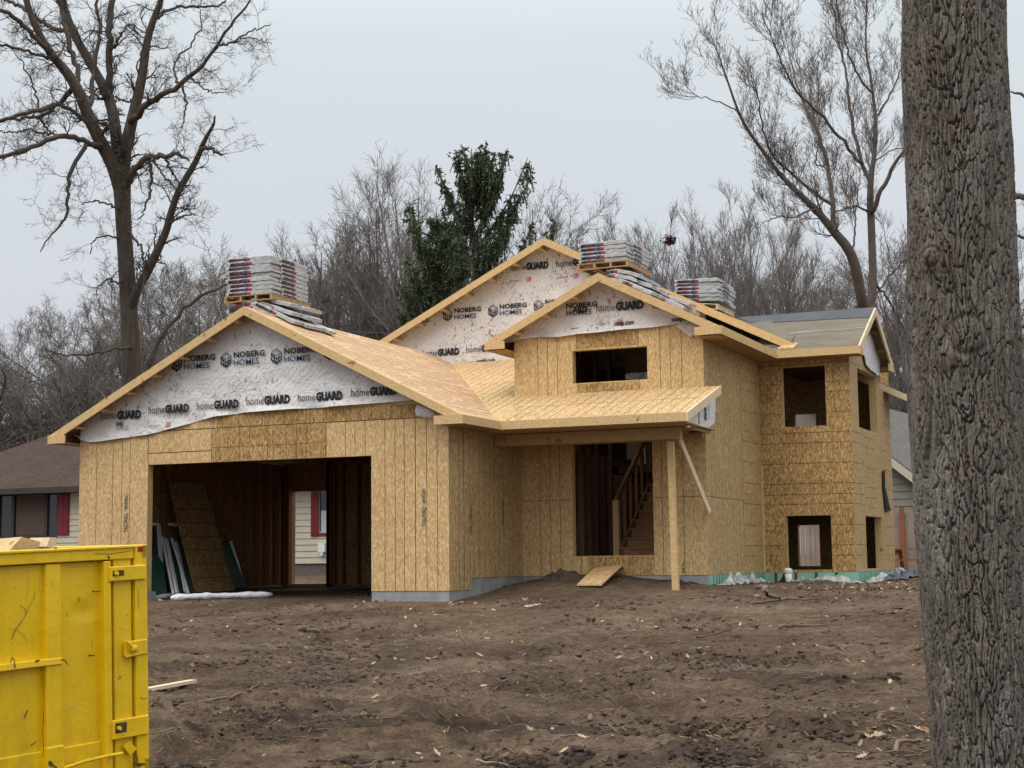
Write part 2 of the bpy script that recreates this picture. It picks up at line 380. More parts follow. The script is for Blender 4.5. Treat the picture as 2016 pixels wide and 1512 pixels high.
def h_all(x, y):
    x = np.asarray(x, float); y = np.asarray(y, float)
    inside = (x > -.1)*(x < 8.1)*(y > -.2)*(y < 7.5) + (x > 8)*(x < 11.8)*(y > 3.3)*(y < 12)
    q = 1-.75*np.clip(inside, 0, 1)
    near = 1-sstep(-6, 2, y)*.5
    far = 1-sstep(30, 60, np.hypot(x-12, y))*.6
    wx = x+.35*vn(x*1.3, y*1.3, 40); wy = y+.35*vn(x*1.3, y*1.3, 41)
    rough = .55+.75*sstep(-.2, .5, fbm(x*.45, y*.45, 2, 60))
    h = h_base(x, y)+q*far*(.040*fbm(x*.55, y*.55, 3, 1)+near*rough*(.024*fbm(wx*1.9, wy*2.8, 3, 5)+.024*fbm(wx*5, wy*9, 3, 9)+.021*fbm(x*13, y*26, 3, 13)))
    # churned ridges
    rd = 1-np.abs(fbm(wx*1.1, wy*1.7, 3, 20)); h = h+q*near*far*.045*(np.clip(rd-.62, 0, 1)**1.5)*2.2*sstep(-.3, .4, fbm(x*.35, y*.35, 2, 66))
    rut = np.zeros_like(x)
    for k, ((ax, ay), (bx, by), wd) in enumerate(TRK):
        dx, dy = bx-ax, by-ay; Ln = math.hypot(dx, dy); dx /= Ln; dy /= Ln
        s = (x-ax)*dx+(y-ay)*dy; d = -(x-ax)*dy+(y-ay)*dx+.25*np.sin(s*.7+k)
        inl = sstep(-.3, .5, s)*(1-sstep(Ln-.8, Ln+.3, s))*sstep(-.35, .05, fbm(x*.8, y*.8, 2, 70+k))
        a = np.abs(d)
        h = h+inl*(-.040*(1-sstep(wd*.8, wd*1.1, a))+.045*np.exp(-((a-wd*1.3)/.11)**2)*(1+.8*vn(x*7, y*7, 33)))
        h = h+inl*(1-sstep(wd*.75, wd, a))*.030*np.sin((s+.9*a)*2*math.pi/.115)
        rut = np.maximum(rut, inl*(1-sstep(wd*.8, wd*1.5, a)))
    return h, rut
def axis_pts(segs):
    o = []
    for a, b_, d in segs: o += list(np.arange(a, b_-1e-6, d))
    return np.array(o+[segs[-1][1]])
xs = axis_pts([(-400, -60, 34), (-60, -20, 4), (-20, 2, .7), (2, 8, .14), (8, 11, .07), (11, 20.5, .042), (20.5, 26, .4), (26, 60, 4), (60, 400, 34)])
ys = axis_pts([(-400, -60, 34), (-60, -24, 4), (-24, -16.4, .4), (-16.4, -8.5, .042), (-8.5, -2, .075), (-2, 4.5, .14), (4.5, 12, .3), (12, 40, 1.2), (40, 80, 4), (80, 600, 40)])
X, Y = np.meshgrid(xs, ys); H, RUT = h_all(X, Y)
nx, ny = len(xs), len(ys)
V = np.stack([X, Y, H], -1).reshape(-1, 3)
ii = (np.arange(ny-1)[:, None]*nx+np.arange(nx-1)[None]).ravel()
Fq = np.stack([ii, ii+1, ii+1+nx, ii+nx], -1)
g = raw_mesh('ground', V, Fq, M['mud'], smooth=True, uv=False)
tag(g, 'churned dark brown mud of the building lot', kind='structure')
ca = g.data.color_attributes.new('tone', 'FLOAT_COLOR', 'POINT')
sand = (np.exp(-((X-8.2)/3.4)**2-((Y+1.3)/1.5)**2)*sstep(-.4, .5, fbm(X*.9, Y*2.2, 3, 80))).ravel()
wet = np.clip(.75*sstep(.15, .6, fbm(X*.8, Y*1.2, 3, 90))*(1-sstep(-9, -3, Y))+.35*RUT*sstep(-.2, .4, vn(X*3, Y*3, 95)), 0, 1).ravel()
c4 = np.stack([sand*.8, wet, sand*0, sand*0+1], -1).astype(np.float32); ca.data.foreach_set('color', c4.ravel())
def gz(x, y): return float(h_all(np.array([float(x)]), np.array([float(y)]))[0][0])

# clods and leaves that nobody could count
rng = np.random.RandomState(11)
def scatter(n, fn):
    out = []
    while len(out) < n:
        x, y, k = fn(); out.append((x, y, k))
    P = np.array(out); return P
def clods(n, x0, x1, y0, y1, s0, s1, seed):
    r = np.random.RandomState(seed); x = r.uniform(x0, x1, n*4); y = r.uniform(y0, y1, n*4)
    d = fbm(x*.7, y*.9, 3, 50)+.35*r.randn(len(x)); k = np.argsort(-d)[:n]; x = x[k]; y = y[k]
    z = h_all(x, y)[0]; s = np.exp(r.uniform(math.log(s0), math.log(s1), n))
    bs = []
    for i in range(3):
        for j in range(6): 
            th = 2*math.pi*(j+.5*i)/6; ph = (-.5, .25, .85)[i]; bs.append((math.cos(th)*math.cos(ph), math.sin(th)*math.cos(ph), math.sin(ph)))
    bs.append((0, 0, 1.05)); bs = np.array(bs)
    Vv = bs[None]*s[:, None, None]*np.array([1.2, 1, .65])*(1+.33*r.randn(n, len(bs), 1)*.9)
    a = r.uniform(0, 6.28, n); ca_, sa = np.cos(a)[:, None], np.sin(a)[:, None]
    Vv = np.stack([Vv[..., 0]*ca_-Vv[..., 1]*sa, Vv[..., 0]*sa+Vv[..., 1]*ca_, Vv[..., 2]], -1)+np.stack([x, y, z], -1)[:, None]
    f = []
    for i in range(2):
        for j in range(6):
            p, q, u, vv = i*6+j, i*6+(j+1) % 6, (i+1)*6+j, (i+1)*6+(j+1) % 6; f += [(p, q, u), (q, vv, u)]
    f += [(12+j, 12+(j+1) % 6, 18) for j in range(6)]
    f = np.array(f); Ff = (f[None]+np.arange(n)[:, None, None]*19).reshape(-1, 3)
    return Vv.reshape(-1, 3), Ff
cv, cf = clods(9000, 9, 20, -16.2, -7, .005, .032, 3)
c2, f2 = clods(2600, 3, 19, -8, 6.5, .012, .045, 4)
big_c = []; big_f = []; nbase = 0
for k_, (u_, v_, w__, n_) in enumerate(((1055, 1500, .45, 320), (1380, 1500, .4, 300), (700, 1508, .5, 110), (1120, 1498, .5, 80), (1700, 1320, .35, 90), (1340, 1220, .4, 60), (1580, 1470, .5, 90), (330, 1500, .3, 60), (1250, 1470, .6, 60))):
    q_ = on(u_, v_, 2, -.95 if v_ > 1400 else -.6); a_, f_ = clods(n_, q_[0]-w__, q_[0]+w__, q_[1]-w__*.7, q_[1]+w__*.7, .010, .042, 60+k_); big_c.append(a_); big_f.append(f_+nbase); nbase += len(a_)
tag(raw_mesh('churned_clods', np.vstack(big_c), np.vstack(big_f), simple('wet_soil', (.042, .029, .021), .9, .4, 9), uv=False), 'heaps of dark wet clods churned up along the near edge of the mud', kind='stuff')
hole = (c2[:, 1] < 0) | (c2[:, 0] > 8.2)
tag(raw_mesh('dirt_clods', np.vstack([cv, c2]), np.vstack([cf, f2+len(cv)]), M['clod'], uv=False), 'small dark clods of soil strewn over the mud', kind='stuff')
def leaves(x, y, seed, s0=.028, s1=.062, lift=.012):
    r = np.random.RandomState(seed); n = len(x)
    pr = [(0, -1), (.16, -.6), (.42, -.55), (.2, -.25), (.55, -.05), (.22, .15), (.5, .5), (.16, .55), (0, 1), (-.16, .55), (-.45, .45), (-.2, .15), (-.55, .0), (-.2, -.25), (-.4, -.6), (-.16, -.6)]
    b0 = np.array(pr); k = len(pr); L_ = b0[None]*r.uniform(s0, s1, n)[:, None, None]*np.stack([r.uniform(.7, 1.1, n), np.ones(n)], -1)[:, None]
    cu = r.uniform(2, 9, n)[:, None]; z = cu*(L_[..., 0]**2+.5*L_[..., 1]**2)*r.choice([-1, 1, 1], n)[:, None]
    P = np.stack([L_[..., 0], L_[..., 1], z], -1)
    ax = r.uniform(-.7, .7, (n, 2)); a = r.uniform(0, 6.28, n)
    cx, sx, cy, sy = np.cos(ax[:, 0])[:, None], np.sin(ax[:, 0])[:, None], np.cos(ax[:, 1])[:, None], np.sin(ax[:, 1])[:, None]
    P = np.stack([P[..., 0], P[..., 1]*cx-P[..., 2]*sx, P[..., 1]*sx+P[..., 2]*cx], -1)
    P = np.stack([P[..., 0]*cy+P[..., 2]*sy, P[..., 1], -P[..., 0]*sy+P[..., 2]*cy], -1)
    c_, s_ = np.cos(a)[:, None], np.sin(a)[:, None]
    P = np.stack([P[..., 0]*c_-P[..., 1]*s_, P[..., 0]*s_+P[..., 1]*c_, P[..., 2]], -1)
    zz = h_all(x, y)[0]+lift+np.abs(ax).sum(1)*.012
    P = P+np.stack([x, y, zz], -1)[:, None]
    Ff = np.arange(n*k).reshape(n, k)
    return P.reshape(-1, 3), Ff
r = np.random.RandomState(5)
def cl(cx, cy, sx, sy, n): return r.normal(cx, sx, n), r.normal(cy, sy, n)
A = [(r.uniform(8.5, 20, 260), r.uniform(-16, -5, 260)), (r.uniform(1, 18, 230), r.uniform(-6, -.3, 230)), cl(14.2, 3.6, 1.3, 1.4, 230), cl(14.8, 8, 1, 2, 70), cl(16.5, -12.6, .16, .1, 34), cl(17.9, -12.2, .3, .3, 60), cl(14.0, -7, .5, .2, 22),
     cl(11.3, -7.6, .5, .3, 16), cl(13.4, -3.2, .7, .2, 34), cl(9.5, -.2, .7, .3, 30), cl(15.2, -13.9, .2, .1, 14)]
lx = np.concatenate([a[0] for a in A]); ly = np.concatenate([a[1] for a in A])
lx = np.concatenate([lx, r.uniform(8.5, 20, 1300), r.uniform(2, 18, 900)]); ly = np.concatenate([ly, r.uniform(-16, -6, 1300), r.uniform(-7, 2, 900)]); tiny = np.arange(len(lx)) >= len(lx)-2200
ok = ~((lx < 8.2)*(ly > -.1))*~((lx < 11.9)*(ly > 3.1))*~((lx < 13.8)*(ly > 7.1)); lx, ly, tiny = lx[ok], ly[ok], tiny[ok]
pick = r.rand(len(lx)) < .62
sz = lambda q: dict(s0=np.where(q, .006, .028), s1=np.where(q, .020, .062))
v1, f1 = leaves(lx[pick], ly[pick], 1, **sz(tiny[pick])); v2, f2 = leaves(lx[~pick], ly[~pick], 2, **sz(tiny[~pick]))
tag(raw_mesh('fallen_leaves', np.vstack([v1, v2]), np.vstack([f1, f2+len(v1)]), [M['leaf'], M['leaf_d']], mi=[0]*len(f1)+[1]*len(f2), uv=False), 'dry tan oak leaves scattered over the mud', kind='stuff')
# small woody litter
tb = MB()
for i in range(1100):
    x = r.uniform(8, 19.5); y = r.uniform(-15.5, -1) if i % 3 else r.uniform(-14, -9)
    a = r.normal(.1, .8); l = r.uniform(.04, .24); z = gz(x, y)+.012
    x2, y2 = x+l*math.cos(a), y+l*math.sin(a); tb.tube([(x, y, z), ((x+x2)/2+r.normal(0, .01), (y+y2)/2, z+.012), (x2, y2, gz(x2, y2)+.012)], r.uniform(.002, .006), 4, cap=False)
tag(tb.build('twig_litter', M['stick']), 'thin broken twigs littering the mud', kind='stuff')
# single sticks one can point at
def stick(px, rr, label, m_='stick', fork=0, lift=.02):
    P = []
    for i, (u, v_) in enumerate(px):
        z = -.5
        for _ in range(6):
            p = on(u, v_, 2, z); z = gz(p[0], p[1])+lift
        P.append(p)
    loc = (float(P[0][0]), float(P[0][1]), float(P[0][2]))
    r_ = random.Random(len(label)); Q = []
    for i in range(len(P)-1):
        for k in range(3):
            q = P[i]+(P[i+1]-P[i])*k/3; z = max(q[2], gz(q[0], q[1])+lift*.7); Q.append(np.array([q[0]+r_.gauss(0, rr*.7), q[1]+r_.gauss(0, rr*.7), z+r_.gauss(0, rr*.4)]))
    Q.append(P[-1]); n = len(Q)
    mb = MB(); mb.tube(Q, [rr*(1-.55*i/(n-1)) for i in range(n)], 6)
    if fork:
        q = Q[n//2]; mb.tube([q, q+np.array([.12, .16, .05])*fork, q+np.array([.3, .24, .04])*fork], [rr*.55, rr*.4, rr*.2], 5)
    o = mb.build('stick', M[m_], smooth=True); me = o.data
    for vtx in me.vertices: vtx.co -= Vector(loc)
    o.location = loc; tag(o, label, 'stick', 'sticks lying on the mud')
stick([(1495, 1152), (1512, 1168), (1536, 1180)], .035, 'thick stick leaning toward the white vent pipe by the green foam', fork=0)
stick([(1478, 1189), (1530, 1181), (1617, 1177)], .022, 'long fallen branch lying in front of the green foam skirt', fork=.8)
stick([(362, 1386), (440, 1378), (490, 1360), (512, 1346)], .018, 'curved dark branch on the mud right of the pale plank')
stick([(590, 1234), (610, 1238), (626, 1245)], .04, 'short pale log stub lying on the mud before the garage')
stick([(1532, 1232), (1570, 1234), (1628, 1230)], .016, 'thin level twig on the mud below the side wing')
stick([(1370, 1256), (1410, 1246), (1440, 1238)], .014, 'slanted thin stick on the mud right of the middle')
stick([(1540, 1290), (1580, 1283), (1616, 1277)], .012, 'slender pale twig left of the near tree trunk')
stick([(1440, 1315), (1466, 1322), (1495, 1328)], .012, 'low dark twig half sunk in the mud right of centre')
stick([(903, 1272), (912, 1282), (925, 1290)], .012, 'small crooked twig near the middle of the mud')
stick([(1178, 1423), (1198, 1432), (1216, 1441), (1250, 1442)], .013, 'twig crossing the tyre tread marks in the foreground', fork=.4)
stick([(1760, 1480), (1785, 1465), (1812, 1456)], .022, 'stout stick at the foot of the near tree trunk')
stick([(935, 1497), (990, 1505), (1035, 1512)], .012, 'bent pale root at the lower edge of the mud', 'leaf')
stick([(948, 1363), (966, 1358), (986, 1350)], .010, 'tiny slanted twig on the mud below the entry ramp')
stick([(1035, 1195), (1050, 1192), (1063, 1189)], .018, 'short pale piece of lath before the entry', 'lumber_w')

# ------------------------------------------------------------------ the unfinished house
GL = [('x', 0)]
W = 8.056; PY = -.357; EZ = 3.034; GX = 4.028; GP = 5.27
house = thing('unfinished_house', 'unfinished house of bare strand board with house wrap in its gables', 'house', (8, 4, 0))
def wallsheet(name, u0, u1, z0, z1, openings, pt, nrm, m_=0, mats=None, lines=(), th=.16, parent=None, seams=()):
    """pt(u,z) -> point on the outer face; nrm outward; openings (u0,u1,z0,z1); lines (u,z0,z1) or ('h',z,u0,u1)"""
    n = np.array(nrm, float); mb = MB()
    us = sorted({u0, u1, *[a for o in openings for a in o[:2]]}); zs_ = sorted({z0, z1, *[a for o in openings for a in o[2:]]})
    us = [u for u in us if u0 <= u <= u1]; zs_ = [z for z in zs_ if z0 <= z <= z1]
    for a, b_ in zip(us, us[1:]):
        for c, d in zip(zs_, zs_[1:]):
            if any(o[0] <= a and b_ <= o[1] and o[2] <= c and d <= o[3] for o in openings): continue
            q = [np.array(pt(a, c)), np.array(pt(b_, c)), np.array(pt(b_, d)), np.array(pt(a, d))]
            mb.poly(q, m_); mb.poly([p-n*th for p in q][::-1], 2)
    for o in openings:
        a, b_, c, d = max(o[0], u0), min(o[1], u1), max(o[2], z0), min(o[3], z1)
        cs = [(a, c), (b_, c), (b_, d), (a, d)]
        for (p, q) in zip(cs, cs[1:]+cs[:1]):
            if p[1] == q[1] == z0: continue
            P, Q = np.array(pt(*p)), np.array(pt(*q)); mb.poly([P, Q, Q-n*th, P-n*th], 3)
    for p, q in (((u0, z1), (u1, z1)),):
        P, Q = np.array(pt(*p)), np.array(pt(*q)); mb.poly([P, Q, Q-n*th, P-n*th], 2)
    for l in lines:
        if l[0] == 'h':
            _, z, a, b_ = l[:4]; hw = l[4] if len(l) > 4 else .0045
            P = [np.array(pt(a, z-hw)), np.array(pt(b_, z-hw)), np.array(pt(b_, z+hw)), np.array(pt(a, z+hw))]
        else:
            u, c, d = l[:3]; hw = l[3] if len(l) > 3 else .0045
            P = [np.array(pt(u-hw, c)), np.array(pt(u+hw, c)), np.array(pt(u+hw, d)), np.array(pt(u-hw, d))]
        mb.poly([p+n*.003 for p in P], 1)
    return mb.build(name, mats or [M['osb'], M['line'], M['osb_in'], M['lumber']], parent or house)
X0 = lambda u, v: float(on(u, v, 1, 0.)[0])
Z0 = lambda u, v: float(on(u, v, 1, 0.)[2])
# garage front
o1, o2, zh = 1.63, 6.51, 2.419
Lf = [(X0(p, 950), 0, 2.9) for p in (190, 222, 240, 256)]
Lf += [(X0(p, 880), zh, 3.06) for p in (453, 472, 490.5, 527, 563.5, 584, 603)]+[(X0(417, 870), zh, 3.06, .007), (X0(642, 870), zh, 3.06, .007)]
Lf += [(X0(p, 950), 0, 3.06) for p in (758, 778, 796, 840, 861)]+[(X0(818, 950), 0, 3.06, .007)]+[(X0(p, 860), zh, 3.06) for p in (680, 699, 719)]
Lf += [('h', 3.06, X0(292, 850), 7.5, .007), ('h', Z0(350, 890), X0(292, 890), X0(417, 888), .007), ('h', Z0(560, 875), X0(417, 880), X0(640, 880))]
Lf += [(X0(292, 870), zh, 3.06, .007)]
wallsheet('garage_front_wall', 0, W, 0, 2.92, [(o1, o2, 0, zh)], lambda u, z: (u, 0, z), (0, -1, 0), lines=Lf[:-0 or None])
# garage gable above it (strand board, weathered strip showing between wall and wrap)
def roofz(x): return GP-.5*abs(x-GX)-.03
mb = MB(); P = [(.12, 0, 2.92), (W-.12, 0, 2.92), (W, 0, roofz(W)), (GX, 0, roofz(GX)), (0, 0, roofz(0))]
P[0] = (0, 0, 2.92); P[1] = (W, 0, 2.92)
mb.extrude(P, (0, .1, 0), 0)
strip = [(X0(300, 850), 0, 3.06+.002)]
mb.box((X0(427, 830), -.004, 3.07), (7.55, -.001, 3.32), 1); mb.box((X0(417, 870)+.008, -.002, zh+.004), (X0(642, 870)-.008, -.0008, 3.052), 1)
for p in (330, 372, 420, 470, 517, 560, 604, 655, 705, 731, 770, 790, 815): mb.box((X0(p, 835)-.004, -.0075, 3.075), (X0(p, 835)+.004, -.0045, 3.3), 2)
mb.build('garage_gable_wall', [M['osb'], M['osb_dark'], M['line']], house)
# garage side wall facing the entry
D1 = 3.2425; ZS = .211
YW = lambda u, v=950: float(on(u, v, 0, W)[1])
Ls = [(YW(p), 0 if YW(p) < .9 else ZS, 2.9, .004 if p != 912.8 else .008) for p in (903, 912.8, 924, 932, 943, 954, 963, 972.5, 982, 991, 1001, 1009, 1018)]
wallsheet('garage_side_wall', 0, D1, ZS, 2.95, [], lambda u, z: (W, u, z), (1, 0, 0), 0, [M['osb_side_shaded'], M['line'], M['osb_in'], M['lumber']], Ls)
wallsheet('garage_side_wall', 0, .9, 0, ZS, [], lambda u, z: (W, u, z), (1, 0, 0), 0, [M['osb_side_shaded'], M['line'], M['osb_in'], M['lumber']])
# entry wall with the block above it
XD = lambda u, v=1000: float(on(u, v, 1, D1)[0])
xc, ul = 11.776, 7.927
ex1, ex2, ez1, ez2 = 9.109, 10.732, .584, 2.72; wx1, wx2, wz1, wz2 = 9.153, 10.67, 3.897, 4.531
Le = [(XD(p), ZS, 2.95) for p in (1064, 1083.6, 1103)]+[(XD(p), ZS, 2.95) for p in (1304.4, 1325, 1346)]+[('h', 1.658, W, ex1), ('h', 1.658, ex2, xc)]
Le += [(XD(p, 700), 3.6, 4.95) for p in (1058.8, 1078, 1097, 1299.5, 1319.8, 1341.6)]+[(XD(p, 680), wz2, 4.95) for p in (1135, 1257)]+[(XD(p, 770), 3.5, wz1) for p in (1137, 1178, 1260)]
Le += [('h', 4.72, XD(1135, 680), XD(1257, 680)), ('h', 4.93, ul, xc, .007)]
Le += [(XD(p, 1115), ZS, ez1) for p in (1145, 1186, 1207, 1228, 1270)]
wallsheet('front_wall', ul, xc, ZS, 5.0, [(ex1, ex2, ez1, ez2), (wx1, wx2, wz1, wz2)], lambda u, z: (u, D1, z), (0, -1, 0), lines=Le)
mb = MB(); mb.box((ex1-.35, D1-.006, ez2+.02), (ex2-.1, D1-.002, ez2+.12)); mb.box((9.4, D1-.006, ZS+.01), (ex2, D1-.002, ez1-.015)); mb.box((XD(1136, 680), D1-.006, wz2+.04), (XD(1257, 680), D1-.002, 4.9)); mb.box((XD(1137, 770), D1-.006, 3.72), (XD(1260, 770), D1-.002, wz1-.02))
mb.pieces('sheathing_patch', M['osb_dark'], house)
SX = (ul+xc)/2; SP = 5.943
def szr(x): return SP-.5*abs(x-SX)-.03
mb = MB(); mb.extrude([(ul, D1, 5.0), (xc, D1, 5.0), (xc, D1, szr(xc)), (SX, D1, szr(SX)), (ul, D1, szr(ul))], (0, .1, 0)); mb.build('front_gable_wall', M['osb'], house)
# side wall main corner
YC = lambda u, v=900: float(on(u, v, 0, xc)[1])
D2 = 7.213; xr = 13.68
ym = YC(1461)
Lm = [(YC(p), ZS, 4.9, .0035) for p in (1400, 1407, 1414, 1421, 1427, 1434, 1440, 1447, 1454)]+[(ym, ZS, 4.9, .006), ('h', 1.658, D1, ym)]
HZ = [.55, .76, 1.17, 1.60, 1.80, 2.02, 2.44, 2.86, 3.07, 3.48, 3.9, 4.1, 4.5]
Lm += [('h', z, ym+.05, D2-(.1 if i % 2 else .6)) for i, z in enumerate(HZ)]
wallsheet('side_wall', D1, D2, ZS, 4.9, [], lambda u, z: (xc, u, z), (1, 0, 0), 0, [M['osb_side_shaded'], M['line'], M['osb_in'], M['lumber']], Lm)
# wing front
XB = lambda u, v=900: float(on(u, v, 1, D2)[0])
bw = [(12.266, 13.172, 3.204, 4.451), (12.265, 13.196, .258, 1.365)]
Lb = []
for i, z in enumerate(HZ):
    cuts = [(xc+.02, xr-.02)]
    for o in bw:
        if o[2] < z < o[3]: cuts = [(xc+.02, o[0]-.02), (o[1]+.02, xr-.02)]
    Lb += [('h', z, a, b_) for a, b_ in cuts]
Lb += [(XB(1553, 860), 2.44, 3.07), (XB(1553, 1000)+.02, 2.02, 2.44), (XB(1600), 1.4, 2.44, .003), (XB(1640), 2.44, 3.07, .003), (13.3, .26, 1.3, .003), (13.35, 3.2, 4.4, .003)]
wallsheet('wing_front_wall', xc, xr, ZS, 4.9, bw, lambda u, z: (u, D2, z), (0, -1, 0), 0, [M['osb_dark'], M['line'], M['osb_in'], M['lumber']], Lb)  # the darker board paints the bay's shade into this wall
mb = MB(); mb.box((xc+.003, D2-.03, ZS), (xc+.035, D2-.002, 2.4)); mb.build('corner_batten', M['lumber'], house)
# wing side
YE = 11.6
sw = [(8.0, 10.05, 3.204, 4.451), (8.34, 10.15, .258, 1.365)]
Lw = []
for i, z in enumerate(HZ):
    for a, b_ in ((D2+.03, D2+1.1), (D2+1.3, D2+2.4), (D2+2.5+.2*(i % 2), YE-.1)):
        zz = z+(.0 if a < D2+1 else -.04 if a < D2+2 else .06)
        if any(o[2] < zz < o[3] and a < o[1] and b_ > o[0] for o in sw):
            a = max(a, 10.2) if b_ > 10.6 else None
            if a is None: continue
        Lw.append(('h', zz, a, b_, .004))
Lw += [(10.37, ZS, 4.9, .004)]
wallsheet('wing_side_wall', D2, 10.4, ZS, 4.85, sw, lambda u, z: (xr, u, z), (1, 0, 0), 0, [M['osb_side_shaded'], M['line'], M['osb_in'], M['lumber']], [l for l in Lw if l[0] == 'h' and l[3] < 10.4])
wallsheet('wing_side_wall', 10.4, YE, ZS, 4.22, [], lambda u, z: (xr, u, z), (1, 0, 0), 0, [M['osb_side_shaded'], M['line'], M['osb_in'], M['lumber']], [('h', z, 10.45, YE-.05, .004) for z in HZ if z < 4.2])
mb = MB(); mb.extrude([(xr, D2, 4.85), (xr, 10.4, 4.85), (xr, 10.4, 4.90), (xr, 8.7, 5.72), (xr, D2, 4.9)], (-.1, 0, 0)); mb.build('wing_gable_shade', M['lumber_d'], house)  # dark-coloured sheet standing in for the unlit inside of the open gable
# back and hidden walls
bo = [(11.49, 12.0, .31, 1.255), (11.50, 12.0, 3.3, 3.85), (8.1, 8.9, 2.55, 3.3)]
wallsheet('back_wall', 7.9, xr, -.1, 5.1, bo, lambda u, z: (u, YE, z), (0, 1, 0), 0, [M['osb'], M['line'], M['osb_in'], M['lumber_d']])
go = [(.39, 1.34, 0.02, 2.19)]
wallsheet('garage_back_wall', 0, W, -.2, 3.0, go, lambda u, z: (u, 7.4, z), (0, 1, 0), 0, [M['osb'], M['line'], M['osb_in'], M['lumber']])
wallsheet('garage_left_wall', 0, 7.4, -.2, 2.95, [], lambda u, z: (0, u, z), (-1, 0, 0), 0, [M['osb'], M['line'], M['osb_in'], M['lumber']])
wallsheet('upper_side_wall', D1, 7.43, 3.3, 4.85, [], lambda u, z: (ul, u, z), (-1, 0, 0), 0, [M['osb_side_shaded'], M['line'], M['osb_in'], M['lumber']])
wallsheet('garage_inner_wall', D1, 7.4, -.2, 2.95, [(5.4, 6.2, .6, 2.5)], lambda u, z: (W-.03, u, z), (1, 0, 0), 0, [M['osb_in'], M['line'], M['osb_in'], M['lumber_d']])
mb = MB(); mb.box((7.93, 7.4, -.1), (7.99, YE, 4.7)); mb.build('hidden_side_wall', M['osb'], house)
# foundation
fd = MB()
fd.box((.01, .01, -.6), (o1, .3, -.001)); fd.box((o2+.0, .012, -.6), (W-.012, .3, -.001)); fd.box((W-.3, .3, -.6), (W-.012, .9, -.001)); fd.box((W-.3, .9, -.6), (W-.012, D1, ZS-.002))
fd.box((W-.012, D1+.012, -.6), (xc-.012, D1+.3, ZS-.002)); fd.box((-.0+.01, .3, -.6), (.2, 7.4, -.02)); fd.box((.2, 7.2, -.6), (.39, 7.39, -.03)); fd.box((1.34, 7.2, -.6), (W-.3, 7.39, -.03)); fd.box((.2, .3, -.6), (W-.3, 7.2, -.27))
fd.build('foundation', M['concrete'], house)
fm = MB()
fm.box((xc-.01, D1+.002, -.35), (xc+.03, D2, ZS-.006)); fm.box((xc+.03, D2-.04, -.35), (xr+.03, D2, ZS-.006)); fm.box((xr-.01, D2, -.35), (xr+.03, YE, ZS-.006))
for y in np.arange(D1+.2, D2-.1, .19): fm.box((xc+.0301, y-.011, -.35), (xc+.034, y+.011, ZS-.008), 1)
for x in (12.03, 12.45, 12.87, 13.28): fm.box((x-.03, D2-.045, -.35), (x+.03, D2-.0405, ZS-.008), 2)
for y in np.arange(D2+.2, YE-.05, .2): fm.box((xr+.0301, y-.009, -.35), (xr+.034, y+.009, ZS-.008), 1)
fm.build('foam_skirt', [M['foam'], M['dark_trim'], M['line']], house)
# ------------------------------------------------------------------ roofs
def slab(name, plan, zf, m_, th=.022, lines=None, lw=.006):
    mb = MB(); top = [np.array((x, y, zf(x, y))) for x, y in plan]
    mb.extrude([p-np.array((0, 0, th)) for p in top][::-1], (0, 0, th))
    for (x0, y0, x1, y1) in (lines or []):
        p, q = np.array((x0, y0, zf(x0, y0)+.003)), np.array((x1, y1, zf(x1, y1)+.003)); t = q-p; t /= np.linalg.norm(t)
        nn = np.array((-t[1], t[0], 0)); nn /= np.linalg.norm(nn); eps = .01
        a = np.array((x0+nn[0]*lw, y0+nn[1]*lw, 0)); 
        P = [(x0-nn[0]*lw, y0-nn[1]*lw), (x1-nn[0]*lw, y1-nn[1]*lw), (x1+nn[0]*lw, y1+nn[1]*lw), (x0+nn[0]*lw, y0+nn[1]*lw)]
        mb.poly([(a_, b_, zf(a_, b_)+.003) for a_, b_ in P][::-1] if 0 else [(a_, b_, zf(a_, b_)+.003) for a_, b_ in P], 1)
    return mb.build(name, [m_, M['line']], house)
g_l = lambda x, y: GP-.5*(GX-x); g_r = lambda x, y: GP-.5*(x-GX); PYF = 1.167
p_s = lambda x, y: EZ+.318*(y-PYF); XE = 8.5
slab('garage_roof_left', [(-.4435, PY), (GX, PY), (GX, 7.43), (-.4435, 7.43)], g_l, M['osb_roof'])
rl = random.Random(4); ln = []
x = GX+.12
while x < XE-.05:
    yv = PYF+(XE-x)/4.0*6.263 if x > 4.5 else 7.43
    y = PY+.05+rl.random()*.5
    while y < yv-.1:
        l = rl.uniform(.7, 2.4); ln.append((x, y, x, min(y+l, yv-.02))); y += l+rl.uniform(.05, .5)
    x += .135 if rl.random() < .7 else .2
slab('garage_roof_right', [(GX, PY), (XE, PY), (XE, PYF), (4.5, 7.43), (GX, 7.43)], g_r, M['osb_roof'], lines=ln, lw=.008)
ln = []
for x in np.arange(5.4, 12.0, .2033):
    y0 = PYF+max(0, (XE-x)/4.0*6.263) if x < XE else PYF
    y1 = D1-.01 if x > ul else 7.42
    if y1-y0 > .3:
        if rl.random() < .3: ln.append((x, y0+rl.uniform(0, .9), x, y1))
        elif rl.random() < .4: ln.append((x, y0+.03, x, y1-rl.uniform(.5, 1.2)))
        else: ln.append((x, y0+.03, x, y1))
ln += [(8.3, 2.3, 11.98, 2.3), (6.4, 4.75, 7.9, 4.75)]
slab('porch_roof', [(XE, PYF), (12.067, PYF), (12.067, D1), (ul, D1), (ul, 7.43), (4.5, 7.43)], p_s, M['osb_porch'], lines=ln, lw=.0048)
s_l = lambda x, y: SP-.5*(SX-x); s_r = lambda x, y: SP-.5*(x-SX); SY = D1-.357; EXL, EXR = 7.48, 12.22; SE = SP-.5*(EXR-SX)
slab('front_roof_left', [(EXL, SY), (SX, SY), (SX, 7.43), (EXL, 7.43)], s_l, M['osb_roof'])
WY = D2-.357; RX = 13.95
